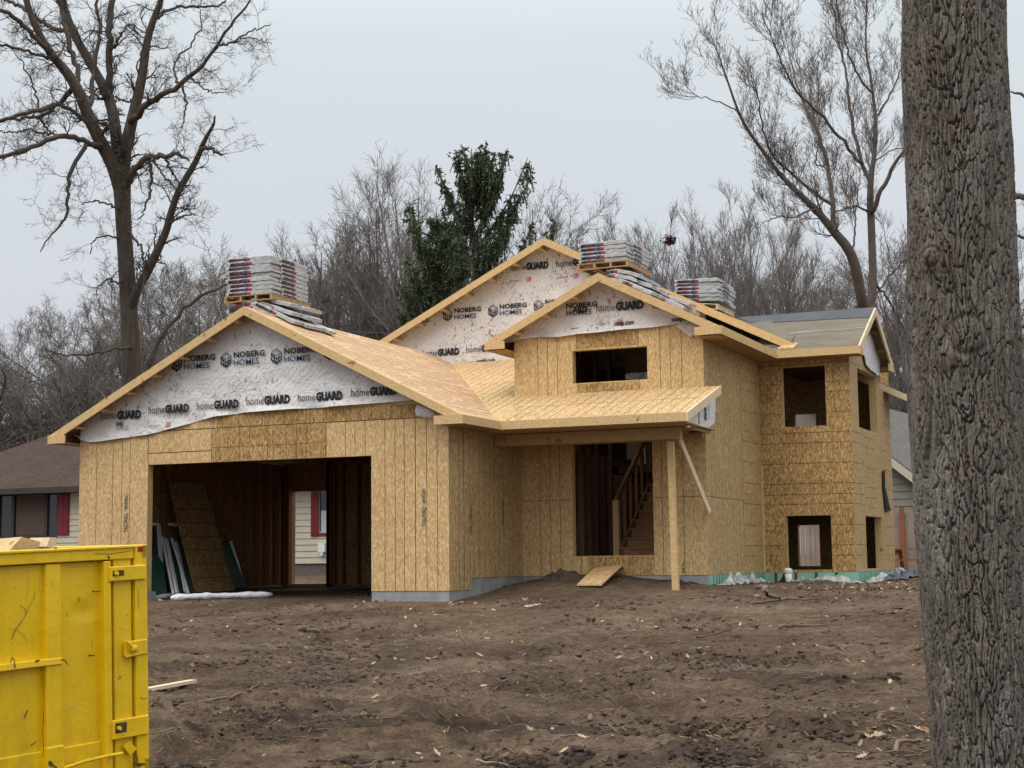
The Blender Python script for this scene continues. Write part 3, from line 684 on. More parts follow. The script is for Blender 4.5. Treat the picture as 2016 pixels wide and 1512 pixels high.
w_f = lambda x, y: SE+.564*(y-WY); w_b = lambda x, y: w_f(x, 8.70)-.564*(y-8.70); WR = w_f(0, 8.70)
slab('front_roof_right', [(SX, SY), (EXR, SY), (EXR, WY), (11.57, 7.43), (SX, 7.43)], s_r, M['osb_roof'])
slab('wing_roof_front', [(EXR, WY), (RX, WY), (RX, 8.70), (10.8, 8.70), (11.57, 7.43)], w_f, M['felt'])
slab('wing_roof_back', [(10.8, 8.70), (RX, 8.70), (RX, 10.544), (12.6, 10.544)], w_b, M['felt'])
BX, BP, BS = 7.016, 7.67, .494; b_l = lambda x, y: BP-BS*(BX-x); b_r = lambda x, y: BP-BS*(x-BX); BY = 7.07
slab('main_roof_left', [(1.5, BY), (BX, BY), (BX, 12), (1.5, 12)], b_l, M['felt'])
slab('main_roof_right', [(BX, BY), (12.64, BY), (10.8, 8.70), (12.6, 10.5), (12.6, 10.9), (14.17, 10.9), (14.17, 12), (BX, 12)], b_r, M['felt'])
# ridge underlayment, white tear line, felt flap on the wing roof
def strip_on(name, plan, zf, m_, h=.012):
    mb = MB(); n = len(plan); mb.extrude([(x, y, zf(x, y)+.003) for x, y in plan], (0, 0, h)); return mb.build(name, m_, house)
pl = [(11.35, 8.36), (11.9, 8.30), (12.6, 8.26), (13.3, 8.24), (RX, 8.2), (RX, 8.7), (10.9, 8.7)]
strip_on('ridge_underlayment', pl, w_f, M['grey_felt'])
strip_on('felt_seam', [(12.35, 7.62), (12.5, 7.66), (13.0, 7.70), (13.5, 7.68), (RX, 7.71), (RX, 7.735), (13.5, 7.705), (13.0, 7.73), (12.5, 7.72), (12.38, 7.69)], w_f, M['concrete'], .006)
strip_on('felt_flap', [(11.2, 8.25), (12.05, 6.98), (12.5, 7.2), (12.5, 7.5), (12.0, 7.95), (11.8, 8.35)], w_f, M['felt'], .03)
strip_on('bare_patch', [(12.28, 6.9), (12.62, 6.9), (12.66, 7.1), (12.36, 7.1)], w_f, M['osb_porch'], .035)
# ------------------------------------------------------------------ fascia, rakes, returns
def rake(name, x0, z0, x1, z1, y, h=.165, th=.038, m_='lumber'):
    mb = MB(); P = [(x0, y-th, z0-h), (x1, y-th, z1-h), (x1, y, z1-h), (x0, y, z0-h), (x0, y-th, z0), (x1, y-th, z1), (x1, y, z1), (x0, y, z0)]
    return mb.hexa(P).build(name, M[m_], house)
rk = lambda zf, x: zf(x, 0)-.0
rake('rake_board', -.4435, g_l(-.4435, 0)+.0, GX-.002, GP, PY); rake('rake_board', GX+.002, GP, XE, g_r(XE, 0), PY)
rake('rake_board', EXL, s_l(EXL, 0), SX-.002, SP, SY); rake('rake_board', SX+.002, SP, EXR, s_r(EXR, 0), SY)
rake('rake_board', 1.5, b_l(1.5, 0), BX-.002, BP, BY); rake('rake_board', BX+.002, BP, 12.66, b_r(12.66, 0), BY, .175)
rake('rake_board', 12.0, b_r(12.0, 0), 14.17, b_r(14.17, 0), 10.9, .15, m_='lumber_w')
def fasc(p0, p1, h=.15, m_='lumber', name='fascia_board', th=.038, off=(0, 0)):
    mb = MB(); p0, p1 = np.array(p0, float), np.array(p1, float); t = (p1-p0)[:2]; t /= np.linalg.norm(t); n_ = np.array((t[1], -t[0], 0))*th
    z = np.array((0, 0, h)); P = [p0-z+n_, p1-z+n_, p1-z, p0-z, p0+n_, p1+n_, p1, p0]
    return mb.hexa(P).build(name, M[m_], house)
fasc((XE, PY-.038, EZ), (XE, PYF, EZ)); fasc((XE, PYF, EZ), (12.067, PYF, EZ), .155)
fasc((12.067, PYF-.038, EZ), (12.067, D1-.002, p_s(0, D1)), .155, 'lumber_w')
fasc((EXR, SY-.038, SE), (EXR, WY, SE), .155); fasc((EXR, WY, SE), (RX, WY, SE), .155)
fasc((-.4435, 7.43, EZ), (-.4435, PY, EZ)); fasc((EXL, 7.4, SE), (EXL, SY, SE))
fasc((RX, WY-.038, SE), (RX, 8.7, WR), .165, 'lumber_w', 'rake_board'); fasc((RX, 8.7, WR), (RX, 10.58, SE), .165, 'lumber_w', 'rake_board'); fasc((RX, 10.544, SE), (12.6, 10.544, SE), .15)
fasc((14.17, 10.9, b_r(14.17, 0)), (14.17, 12, b_r(14.17, 0)), .15, 'lumber_w')
rt = MB()
rt.box((-.4435, PY-.042, EZ-.155), (-.05, PY-.0385, EZ-.01)) if 0 else None
rt.hexa([(-.4435, PY-.076, EZ-.158), (-.03, PY-.076, EZ-.158), (-.03, PY-.04, EZ-.158), (-.4435, PY-.04, EZ-.158), (-.4435, PY-.076, EZ+.0), (-.03, PY-.076, EZ+.0), (-.03, PY-.04, EZ+.0), (-.4435, PY-.04, EZ+.0)])
rt.build('eave_return', M['lumber'], house)
rt = MB(); rt.box((7.98, PY-.076, EZ-.155), (XE+.04, PY-.04, EZ+.0)); rt.build('eave_return', M['lumber'], house)
rt = MB(); rt.box((EXL, SY-.076, SE-.15), (EXL+.42, SY-.04, SE+.0)); rt.build('eave_return', M['lumber'], house)
rt = MB(); rt.box((11.74, SY-.076, SE-.152), (EXR+.04, SY-.04, SE+.0)); rt.build('eave_return', M['lumber'], house)
rt = MB(); rt.box((RX+.0, WY-.04, SE-.165), (RX+.042, WY+.30, SE-.0)); rt.box((RX, 10.1, SE-.165), (RX+.042, 10.55, SE-.0)); rt.build('eave_return', M['lumber'], house)
# dark soffit boards under the eaves, and lookouts that carry the rakes
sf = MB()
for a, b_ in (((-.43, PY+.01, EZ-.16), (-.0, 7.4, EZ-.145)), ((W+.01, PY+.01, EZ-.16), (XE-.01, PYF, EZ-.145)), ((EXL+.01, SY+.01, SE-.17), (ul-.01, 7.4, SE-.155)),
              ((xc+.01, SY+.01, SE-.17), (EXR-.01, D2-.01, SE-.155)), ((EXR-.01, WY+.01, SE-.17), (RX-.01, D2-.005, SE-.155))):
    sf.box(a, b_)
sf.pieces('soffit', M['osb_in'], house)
lo = MB()
def lookouts(x0, x1, zf, y0, y1, step=.61):
    x = x0
    while x < x1:
        z = zf(x, 0)-.03; lo.hexa([(x-.019, y0, z-.10), (x+.019, y0, z-.10), (x+.019, y1, z-.10), (x-.019, y1, z-.10), (x-.019, y0, z), (x+.019, y0, z), (x+.019, y1, z), (x-.019, y1, z)]); x += step
for zf, a, b_, y in ((g_l, .15, GX, PY), (g_r, GX+.3, W-.3, PY), (s_l, 8.1, SX, SY), (s_r, SX+.3, xc-.2, SY), (b_l, 2, BX, BY), (b_r, BX+.3, 10, BY)):
    sg = -.035
    x = a
    while x < b_:
        z = zf(x, 0)-.175; lo.box((x-.045, y+.002, z-.0), (x+.045, y+.352, z+.038)); x += .61
lo.pieces('lookout', M['lumber'], house)
# wing gable: open look from the dark sheet, with blocking and rafters seen from below
wg = MB()
for y in (7.5, 8.1, 9.3, 9.9):
    z = (w_f(0, y) if y < 8.7 else w_b(0, y))-.1; wg.box((xr-.6, y-.02, z-.04), (RX-.001, y+.02, z+.04))
wg.box((xr+.005, 9.2, 5.1), (xr+.04, 9.9, 5.14)); wg.box((xr+.005, 8.9, 5.25), (xr+.04, 9.5, 5.29))
wg.pieces('gable_blocking', M['lumber_d'], house)
# ------------------------------------------------------------------ porch
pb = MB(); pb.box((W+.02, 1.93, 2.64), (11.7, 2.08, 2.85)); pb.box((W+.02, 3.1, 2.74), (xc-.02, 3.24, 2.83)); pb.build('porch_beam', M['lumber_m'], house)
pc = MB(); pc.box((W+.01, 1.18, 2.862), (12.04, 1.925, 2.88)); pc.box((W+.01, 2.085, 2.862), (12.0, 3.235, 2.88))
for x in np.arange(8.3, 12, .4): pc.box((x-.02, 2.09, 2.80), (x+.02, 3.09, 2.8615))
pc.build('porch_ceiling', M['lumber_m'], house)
ps = MB(); ps.beam((11.535, 2.0, -.05), (11.50, 2.0, 2.6), .115, .09, (0, 1, 0)); ps.build('porch_post', M['lumber'], house)
pr = MB(); pr.beam((11.58, 2.18, 2.75), (11.84, 3.17, 1.36), .035, .10, (0, 0, 1)); pr.build('post_brace', M['lumber_w'], house)
# ------------------------------------------------------------------ house wrap in the gables
def wrap_sheet(name, xa, xb, zlo, zhi, y, m_, amp=.012, nu=120, nv=26, seed=0, parent=None, hem=.0):
    us = np.linspace(xa, xb, nu); V = []
    for i, x in enumerate(us):
        a, b_ = zlo(x), zhi(x)
        for j in range(nv):
            f = (j/(nv-1))**1.5; z = a+(b_-a)*f
            d = amp*(float(fbm(x*1.6+z*.8, z*2.2, 3, seed))) + hem*math.exp(-(z-a)/.10)*(.6+.8*float(vn(x*2.2, 3.3, seed+4)))+hem*.5*math.exp(-(z-a)/.25)*abs(math.sin(x*2.1+z*9))
            V.append((x, y-.012-abs(d)*(1 if b_-a > .05 else .2), z))
    Fc = [(i*nv+j, (i+1)*nv+j, (i+1)*nv+j+1, i*nv+j+1) for i in range(nu-1) for j in range(nv-1)]
    return raw_mesh(name, V, Fc, m_, parent or house, smooth=True)
def interp_px(pts, Yp):
    P = [on(u, v, 1, Yp) for u, v in pts]; xs_ = [p[0] for p in P]; zs_ = [p[2] for p in P]
    return lambda x: float(np.interp(x, xs_, zs_)), xs_[0], xs_[-1]
lo_g, a_, b_ = interp_px([(146, 856), (160, 866), (179, 871), (200, 869), (240, 863), (291, 856), (353, 840), (390, 829), (427, 820), (477, 813), (580, 805), (629, 803), (700, 797), (755, 793), (817, 788)], -.03)
wr1 = wrap_sheet('gable_wrap', -.12, 7.35, lo_g, lambda x: max(lo_g(x)+.02, (roofz(x) if x > 0 else EZ-.02)-.0), 0, M['wrap'], .022, 190, 40, 3, hem=.05)
def blob(name, pts, Yp, m_, depth=.05, seed=1, parent=None, axis=1):
    P = [on(u, v, axis, Yp) for u, v in pts]; c = sum(P)/len(P); r_ = random.Random(seed); V = []; n = len(P)
    d = np.zeros(3); d[axis] = -1 if axis == 1 else 1
    for k, s_ in enumerate((1, .8, .55, .3)):
        for p in P: V.append(c+(p-c)*s_+d*depth*(.15, .75, 1.0, .9)[k]*r_.uniform(.7, 1.25))
    V.append(c+d*depth); Fc = [(k*n+i, k*n+(i+1) % n, (k+1)*n+(i+1) % n, (k+1)*n+i) for k in range(3) for i in range(n)]+[(3*n+i, 3*n+(i+1) % n, 4*n) for i in range(n)]
    return raw_mesh(name, V, Fc, m_, parent or house, smooth=True)
blob('loose_wrap', [(1328, 641), (1345, 637), (1370, 634), (1377, 644), (1372, 653), (1360, 665), (1352, 658), (1342, 650)], D1-.03, M['wrap2'], .05, 4)
blob('loose_wrap', [(822, 796), (835, 800), (850, 806), (860, 815), (852, 824), (836, 822), (820, 819), (817, 808)], -.02, M['wrap_clean'], .06)
lo_s, a2, b2 = interp_px([(1004, 676), (1030, 668), (1060, 664), (1100, 664), (1140, 658), (1180, 655), (1230, 649), (1285, 645), (1335, 638), (1345, 640), (1372, 660), (1376, 650)], D1-.03)
wr2 = wrap_sheet('gable_wrap', 7.72, 11.86, lo_s, lambda x: max(lo_s(x)+.012, min(szr(x), 5.9)), D1, M['wrap2'], .014, 110, 26, 8, hem=.06)
def bigz(x): return BP-BS*abs(x-BX)-.03
wr3 = wrap_sheet('gable_wrap', 2.0, 10.6, lambda x: 4.55, lambda x: max(4.56, bigz(x)), 7.43, M['wrap2'], .008, 130, 30, 12)
mb = MB(); mb.extrude([(1.7, 7.45, 2.9), (7.9, 7.45, 2.9), (7.9, 7.45, 4.95), (12.55, 7.45, 4.92), (12.6, 7.45, bigz(12.6)), (BX, 7.45, bigz(BX)), (1.7, 7.45, bigz(1.7))], (0, .1, 0)); mb.build('main_gable_wall', M['osb'], house)
mb = MB(); mb.extrude([(10.6, 7.425, 4.93), (12.55, 7.425, 4.92), (12.6, 7.425, bigz(12.6)), (10.6, 7.425, bigz(10.6))], (0, .015, 0)); mb.build('felt_strip', M['black'], house)
# loose wrap hanging from the wing gable and from the end of the porch roof
P = [on(u, v, 0, xr+.06) for u, v in ((1697, 690), (1703, 702), (1706, 718), (1714, 728), (1722, 733), (1728, 740), (1733, 735), (1732, 722), (1736, 706), (1734, 696), (1726, 690), (1721, 672), (1713, 655), (1706, 668), (1700, 680))]
c = sum(P)/len(P); V = list(P)+[p*.5+c*.5+np.array((.05*(i % 2)+.02, 0, 0)) for i, p in enumerate(P)]+[c+np.array((.06, 0, 0))]; n = len(P)
mbw = MB(); mbw.extrude(P, (-.02, 0, 0)); mbw.build('gable_wrap', M['wrap_clean'], house)
mb = MB(); P = [on(u, v, 0, 11.83) for u, v in ((1352, 826), (1362, 812), (1405, 768), (1407, 800), (1405, 832), (1386, 850), (1372, 845), (1350, 841))]
mb.extrude(P, (.02, 0, 0)); pf = mb.build('porch_end_wrap', M['wrap_clean'], house)

# ------------------------------------------------------------------ lettering
_tc = {}
def text2d(s, bold=0.):
    if (s, bold) in _tc: return _tc[(s, bold)]
    cu = bpy.data.curves.new('t', 'FONT'); cu.body = s; cu.size = 1; cu.resolution_u = 2; cu.offset = bold; cu.align_x = 'LEFT'
    o = bpy.data.objects.new('t', cu); COL.objects.link(o); bpy.context.view_layer.update()
    me = bpy.data.meshes.new_from_object(o.evaluated_get(bpy.context.evaluated_depsgraph_get()))
    bpy.data.objects.remove(o); bpy.data.curves.remove(cu)
    V = np.array([v.co[:2] for v in me.vertices]) if len(me.vertices) else np.zeros((0, 2)); Fc = [tuple(p.vertices) for p in me.polygons]; bpy.data.meshes.remove(me)
    if len(V): V[:, 0] -= V[:, 0].min()
    _tc[(s, bold)] = (V, Fc); return V, Fc
class Ink:
    def __init__(s): s.V = []; s.F = []; s.M = []; s.C = []
    def cut(s): s.C.append(len(s.V))
    def put(s, txt, O, U, Vv, w=None, h=None, bold=0., m_=0, shear=0.):
        V, Fc = text2d(txt, bold)
        if not len(V): return
        mx = V[:, 0].max(); hy = V[:, 1].max()
        sx = w/mx if w else h/hy; sy = h/hy if h else sx
        k = len(s.V)
        for x, y in V: s.V.append(np.array(O)+np.array(U)*(x*sx+shear*y*sy)+np.array(Vv)*y*sy)
        s.F += [tuple(i+k for i in f) for f in Fc]; s.M += [m_]*len(Fc)
    def poly(s, P, m_=0):
        k = len(s.V); s.V += [np.array(p) for p in P]; s.F.append(tuple(range(k, k+len(P)))); s.M.append(m_)
    def build(s, name, parent, clips=(), mats=None):
        if s.C:
            cs = sorted(set([0]+s.C+[len(s.V)])); V0, F0, M0 = s.V, s.F, s.M; s.C = []
            for a_, b_ in zip(cs, cs[1:]):
                s.V = V0[a_:b_]; q = [(tuple(i-a_ for i in f), m_) for f, m_ in zip(F0, M0) if a_ <= f[0] < b_]; s.F = [x for x, _ in q]; s.M = [x for _, x in q]
                if q: s.build(name, parent, clips, mats)
            return
        bm = bmesh.new(); vs = [bm.verts.new(v) for v in s.V]
        for f, mi in zip(s.F, s.M):
            try: q = bm.faces.new([vs[i] for i in f]); q.material_index = mi
            except Exception: pass
        for co, no in clips:
            bmesh.ops.bisect_plane(bm, geom=bm.verts[:]+bm.edges[:]+bm.faces[:], plane_co=co, plane_no=no, clear_outer=True)
        if not bm.faces: bm.free(); return
        off = Vector(base_of(parent))
        for v in bm.verts: v.co -= off
        me = bpy.data.meshes.new(name); bm.to_mesh(me); bm.free()
        for q in (mats or [M['ink'], M['ink_blue'], M['ink_red'], M['ink_grey'], M['ink_green']]): me.materials.append(q)
        o = bpy.data.objects.new(name, me); lk(o); o.parent = parent; return o
UX, UZ = (1, 0, 0), (0, 0, 1)
def logo(ink, x, z, y, h, clipn=0):      # outlined cube over two interlocked letters
    w_ = h*.78; q = lambda a, b_: (x+a*w_, y, z+b_*h)
    def seg(a, b_, t=.035, m_=0):
        a, b_ = np.array(a), np.array(b_); d = b_-a; d = d/np.linalg.norm(d); n_ = np.array((-d[1], d[0]))*t
        ink.poly([q(*(a-n_)), q(*(b_-n_)), q(*(b_+n_)), q(*(a+n_))], m_)
    top = [(0, .72), (.5, 1), (1, .72), (.5, .52)]
    for a, b_ in zip(top, top[1:]+top[:1]): seg(a, b_, .022)
    seg((.2, .74), (.52, .9), .015); seg((.5, .9), (.8, .72), .015)
    for a, b_, m_ in (((0, .70), (0, .20), 0), ((0, .70), (.32, .32), 0), ((.30, .56), (.30, .06), 0), ((.5, .46), (.5, -.02), 1), ((.5, .3), (.76, .36), 1), ((.76, .58), (.76, .08), 1), ((1, .70), (1, .22), 1), ((.76, .36), (1, .44), 1)): seg(a, b_, .045, m_)
    ink.poly([q(.0, .2), (q(.3, .06)), q(.5, -.06), q(.5, .08), q(.3, .18), q(.0, .34)], 0); ink.poly([q(.5, -.06), q(1, .2), q(1, .3), q(.5, .08)], 1)
def nob(ink, u0, v0, u1, Yp, m2=1):      # mark and two lines of lettering; u0..u1 spans it, v0 is the foot of the second line at u0
    ink.cut()
    P, Q = on(u0, v0, 1, Yp), on(u1, v0-(u1-u0)*.045, 1, Yp); x0, x1, z = P[0], Q[0], (P[2]+Q[2])/2
    L_ = x1-x0; logo(ink, x0, z-.02*L_, Yp, L_*.29)
    ink.put('NOBERG', (x0+L_*.29, Yp, z+L_*.155), UX, UZ, L_*.71, L_*.11, .032, 0)
    ink.put('HOMES', (x0+L_*.29, Yp, z), UX, UZ, L_*.58, L_*.11, .012, m2)
def hg(ink, u0, v0, u1, Yp, ox=None, full=True):
    ink.cut()
    P, Q = on(u0, v0, 1, Yp), on(u1, v0-(u1-u0)*.045, 1, Yp); x0, x1, z = P[0], Q[0], (P[2]+Q[2])/2; L_ = x1-x0
    ink.put('home', (x0, Yp, z), UX, UZ, L_*.40, L_*.155, .004, 3); ink.put('GUARD', (x0+L_*.41, Yp, z), UX, UZ, L_*.59, L_*.165, .065, 0)
    if ox: ink.put('OX', (x0+L_*ox, Yp, z-L_*.29), UX, UZ, L_*.13, L_*.11, .03, 2, .15); ink.put('POWERED BY', (x0+L_*(ox-.42), Yp, z-L_*.27), UX, UZ, L_*.3, L_*.035, 0, 3)
Y1 = -.062
ik = Ink()
for u0, v0, u1 in ((338, 728, 423), (435, 720, 521), (534, 713, 622), (638, 705, 730)): nob(ik, u0, v0, u1, Y1)
for u0, v0, u1, ox in ((198, 826, 277, None), (292, 814, 372, .42), (387, 806, 470, None), (485, 797, 571, None), (586, 790, 674, None), (691, 780, 781, None)):
    hg(ik, u0, v0, u1, Y1, ox)
ik.cut(); P = on(226, 838, 1, Y1); ik.put('oxep', (P[0]+.02, Y1, P[2]), UX, UZ, .17, .07, .03, 0); ik.put('OX', (P[0]+.1, Y1, P[2]+.09), UX, UZ, .09, .035, .03, 2, .15)
for k, s_ in enumerate(('INSTALL WITH', 'CAP FASTENERS')): ik.put(s_, (P[0]+.02, Y1, P[2]-.045-.045*k), UX, UZ, .3, .025, 0, 0)
cpl = [((GX, 0, roofz(GX)), (.4472, 0, .8944)), ((GX, 0, roofz(GX)), (-.4472, 0, .8944))]
ik.build('wrap_lettering', wr1, cpl)
Y2 = D1-.05; ik = Ink()
nob(ik, 1090, 622, 1176, Y2); hg(ik, 1174, 612, 1267, Y2, .42)
P, Q = on(1127, 616, 1, Y2), on(1157, 614, 1, Y2); ik.put('ARD', (P[0], Y2-.004, P[2]), UX, UZ, Q[0]-P[0], .105, .045, 0)
ik.cut(); P, Q = on(1209, 641, 1, Y2), on(1248, 639, 1, Y2); ik.put('oxep.com', (P[0], Y2, P[2]), UX, UZ, Q[0]-P[0], .065, .03, 0)
ik.cut(); P = on(1285, 608, 1, Y2); ik.put('home', (P[0], Y2, P[2]), UX, UZ, .35, .13, -.006, 3)
ik.cut(); P, Q = on(1322, 633, 1, Y2), on(1365, 629, 1, Y2); ik.put('oxep.com', (P[0], Y2, P[2]), UX, UZ, Q[0]-P[0], .06, .03, 0)
ik.cut(); P, Q = on(1124, 649, 1, Y2), on(1142, 648, 1, Y2); ik.put('oxep', (P[0], Y2, P[2]), UX, UZ, Q[0]-P[0], .03, .03, 0)
cpl = [((SX, 0, szr(SX)), (.4472, 0, .8944)), ((SX, 0, szr(SX)), (-.4472, 0, .8944)), ((9.02, 0, 5.5), (-1, 0, 0))]
ik.build('wrap_lettering', wr2, cpl)
Y3 = 7.43-.035; ik = Ink()
for a in ((784, 637, 853), (873, 629, 947), (962, 621, 1037), (1052, 612, 1128)): nob(ik, *a, Y3)
for u0, v0, u1, ox in ((1005, 532, 1080, .41), (1095, 524, 1175, .41), (832, 701, 904, .55), (918, 693, 990, .42), (1005, 686, 1080, None)): hg(ik, u0, v0, u1, Y3, ox)
ik.cut(); P, Q = on(938, 714, 1, Y3), on(975, 712, 1, Y3); ik.put('oxep.com', (P[0], Y3, P[2]), UX, UZ, Q[0]-P[0], .06, .03, 0)
cpl = [((BX, 0, bigz(BX)), (.443, 0, .8965)), ((BX, 0, bigz(BX)), (-.443, 0, .8965))]
ik.build('wrap_lettering', wr3, cpl)
ik = Ink()
for (u, v0, v1) in ((246, 1048, 1010), (833, 1036, 998)):
    ik.cut(); P, Q = on(u, v0, 1, -.006), on(u, v1, 1, -.006); h_ = Q[2]-P[2]
    ik.put('TALLWALL', (P[0]+.055, -.006, P[2]), UZ, (-1, 0, 0), h_, .085, .012, 4)
    ik.put('APA 24/16 EXP 1', (P[0]+.05, -.006, Q[2]+.06), UZ, (-1, 0, 0), h_*.8, .06, .02, 4); ik.put('2x6 STUD', (P[0]+.0, -.006, Q[2]+.1), UZ, (-1, 0, 0), h_*.5, .03, .01, 4)
ik.build('panel_stamp', house)
ik = Ink()
for y, z0 in ((.95, 1.0), (2.35, 1.15)): ik.cut(); ik.put('TALLWALL', (W+.006, y, z0), (0, 0, 1), (0, -1, 0), .55, .085, .012, 4)
ik.build('panel_stamp', house)
ik = Ink(); P = on(1343, 1130, 1, D1-.006); ik.put('24/16', (P[0]+.05, D1-.006, P[2]+.02), UZ, (-1, 0, 0), .2, .05, .01, 4); ik.build('panel_stamp', house)
ik = Ink(); P = [on(u, v, 0, 11.855) for u, v in ((1386, 800), (1388, 846))]
a = P[0]; ik.put('GUARD', (11.858, a[1]+.02, a[2]+.12), (0, 0, -1), (0, 1, 0), .38, .14, .045, 0); ik.put('powered by OX', (11.858, a[1]+.3, a[2]+.1), (0, 0, -1), (0, 1, 0), .3, .04, .02, 0)
ik.put('home', (11.858, a[1]-.38, a[2]-.14), (0, 0, -1), (0, 1, 0), .22, .12, .01, 0)
ik.build('wrap_lettering', pf)
# black membrane flap on the wing side
mb = MB(); P = [on(u, v, 0, xr+.02) for u, v in ((1737, 927), (1741, 926), (1742, 960), (1749, 990), (1753, 1005), (1743, 1008), (1741, 990), (1738, 960))]
mb.extrude(P, (.015, 0, 0)); mb.build('membrane_flap', M['black'], house)

# ------------------------------------------------------------------ inside of the house
st = MB()
def studs_x(x0, x1, y, z0, z1, m_=0, step=.406):
    for x in np.arange(x0, x1, step): st.box((x, y-.14, z0), (x+.038, y, z1), m_)
    st.box((x0, y-.14, z1), (x1, y, z1+.076), m_); st.box((x0, y-.14, z0-.04), (x1, y, z0), m_)
def studs_y(y0, y1, x, z0, z1, s_=1, m_=0, step=.406):
    for y in np.arange(y0, y1, step): st.box((x, y, z0), (x+.14*s_, y+.038, z1), m_)
    st.box((x, y0, z0-.04), (x+.14*s_, y1, z0), m_); st.box((x, y0, z1), (x+.14*s_, y1, z1+.076), m_)
studs_y(.35, 7.2, .165, 0, 2.8); studs_x(1.42, 7.8, 7.22, 0, 2.8); studs_x(1.42, 1.6, 7.22, 0, 2.8, step=.09); studs_x(.17, .38, 7.22, 0, 2.8, step=.1)
studs_y(.35, 7.0, W-.19, 0, 2.8, -1)
st.pieces('stud', M['red_stud'], house)
cj = MB()
for x in np.arange(.6, 7.9, .61): cj.box((x, .2, 2.82), (x+.04, 7.2, 2.92))
cj.pieces('ceiling_joist', M['red_stud'], house)
bk = MB(); P = on(486, 1022, 1, 7.05); bk.box((P[0], 7.0, P[2]-.05), (P[0]+.5, 7.06, P[2]+.04)); bk.build('blocking_board', M['lumber'], house)
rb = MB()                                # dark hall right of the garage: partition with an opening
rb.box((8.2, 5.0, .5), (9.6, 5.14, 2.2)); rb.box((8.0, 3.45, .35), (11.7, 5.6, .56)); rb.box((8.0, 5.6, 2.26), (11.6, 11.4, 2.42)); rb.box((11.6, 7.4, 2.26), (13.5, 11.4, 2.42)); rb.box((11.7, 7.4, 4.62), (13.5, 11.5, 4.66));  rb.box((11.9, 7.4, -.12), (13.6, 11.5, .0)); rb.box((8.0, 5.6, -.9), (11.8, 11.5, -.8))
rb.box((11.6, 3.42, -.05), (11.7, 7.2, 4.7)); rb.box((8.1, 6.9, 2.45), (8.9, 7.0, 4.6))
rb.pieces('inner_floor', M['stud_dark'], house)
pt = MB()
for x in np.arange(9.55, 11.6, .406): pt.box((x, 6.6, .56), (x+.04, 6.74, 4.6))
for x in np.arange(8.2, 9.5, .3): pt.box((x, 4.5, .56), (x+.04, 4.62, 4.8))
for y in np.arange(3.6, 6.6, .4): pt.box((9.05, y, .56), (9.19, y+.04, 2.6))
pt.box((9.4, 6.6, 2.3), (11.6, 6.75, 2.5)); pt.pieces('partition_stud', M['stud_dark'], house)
# the stair
YS = 4.05; sr = []
stair = thing('staircase', 'open wooden staircase rising inside the front door opening', 'staircase', (10.2, YS, .56))
for k in range(10):
    z = .56+k*.185; y = YS+k*.245
    t_ = MB(); t_.box((9.82, y-.03, z+.185-.038), (11.35, y+.25, z+.185)); t_.build('tread', M['lumber_d'], stair)
    t_ = MB(); t_.box((9.83, y, z), (11.34, y+.02, z+.146)); t_.build('riser', M['lumber_d'], stair)
sg = MB(); sg.beam((9.8, YS, .62), (9.8, YS+2.5, 2.5), .04, .25); sg.beam((11.38, YS, .62), (11.38, YS+2.5, 2.5), .04, .25); sg.pieces('stringer', M['lumber_d'], stair)
nw = MB(); nw.box((9.66, 3.95, .56), (9.78, 4.07, 1.66)); nw.build('newel_post', M['lumber_m'], stair)
hr = MB(); hr.beam((9.72, 4.0, 1.66), (9.72, 6.3, 3.3), .05, .11); hr.build('handrail', M['lumber_d'], stair)
for k in range(6):
    y = 4.45+k*.36; b1 = MB(); b1.box((9.7, y, .56), (9.75, y+.09, 1.6+(y-4.0)*.713)); b1.build('baluster', M['lumber_d'], stair)

# ------------------------------------------------------------------ things in the garage
def slanted(name, label, cat, P, d, m_, group=None, mats=None, extra=None):
    c = sum(np.array(p) for p in P)/len(P); loc = (float(c[0]), float(c[1]), float(min(p[2] for p in P)))
    mb = MB(); mb.extrude([np.array(p)-np.array(loc) for p in P], d)
    if extra: extra(mb, np.array(loc))
    o = raw_mesh(name, mb.V, mb.F, mats or m_, None, mb.M); o.location = loc
    return tag(o, label, cat, group)
gzf = -.16
# big strand board sheet against the left wall
A0, A1 = on(331, 950, 0, .34), on(402, 952, 0, .34); B0, B1 = np.array((1.22, A0[1]-.15, gzf)), np.array((1.22, A1[1]+.1, gzf))
B0 = on(385, 1166, 0, 1.25); B1 = on(463, 1163, 0, 1.25)
def shl(mb, loc):
    for k in range(1, 8):
        f = k/8; p, q = B0+(A0-B0)*f-loc, B1+(A1-B1)*f-loc; n_ = np.array((.012, 0, .006)); e = (A0-B0)*.003
        mb.poly([p+n_-e, q+n_-e, q+n_+e, p+n_+e], 1)
slanted('strand_board_sheet', 'large strand board sheet leaning on the inner left wall of the garage', 'board', [B0, B1, A1, A0], (-.018, 0, -.01), None, mats=[M['osb_dark'], M['line']], extra=shl)
def trim(name, label, u0, v0, u1, v1, X0_, X1_, wd, m_='white_trim', grp='white trim boards leaning in the garage'):
    a, b_ = on(u0, v0, 0, X0_), on(u1, v1, 0, X1_); loc = (float(b_[0]), float(b_[1]), float(b_[2]))
    mb = MB(); mb.beam(a-np.array(loc), b_-np.array(loc), wd, .04, (1, 0, 0)); o = raw_mesh(name, mb.V, mb.F, M[m_], None, mb.M); o.location = loc
    tag(o, label, 'trim board', grp)
gr = 'white trim boards leaning in the garage'
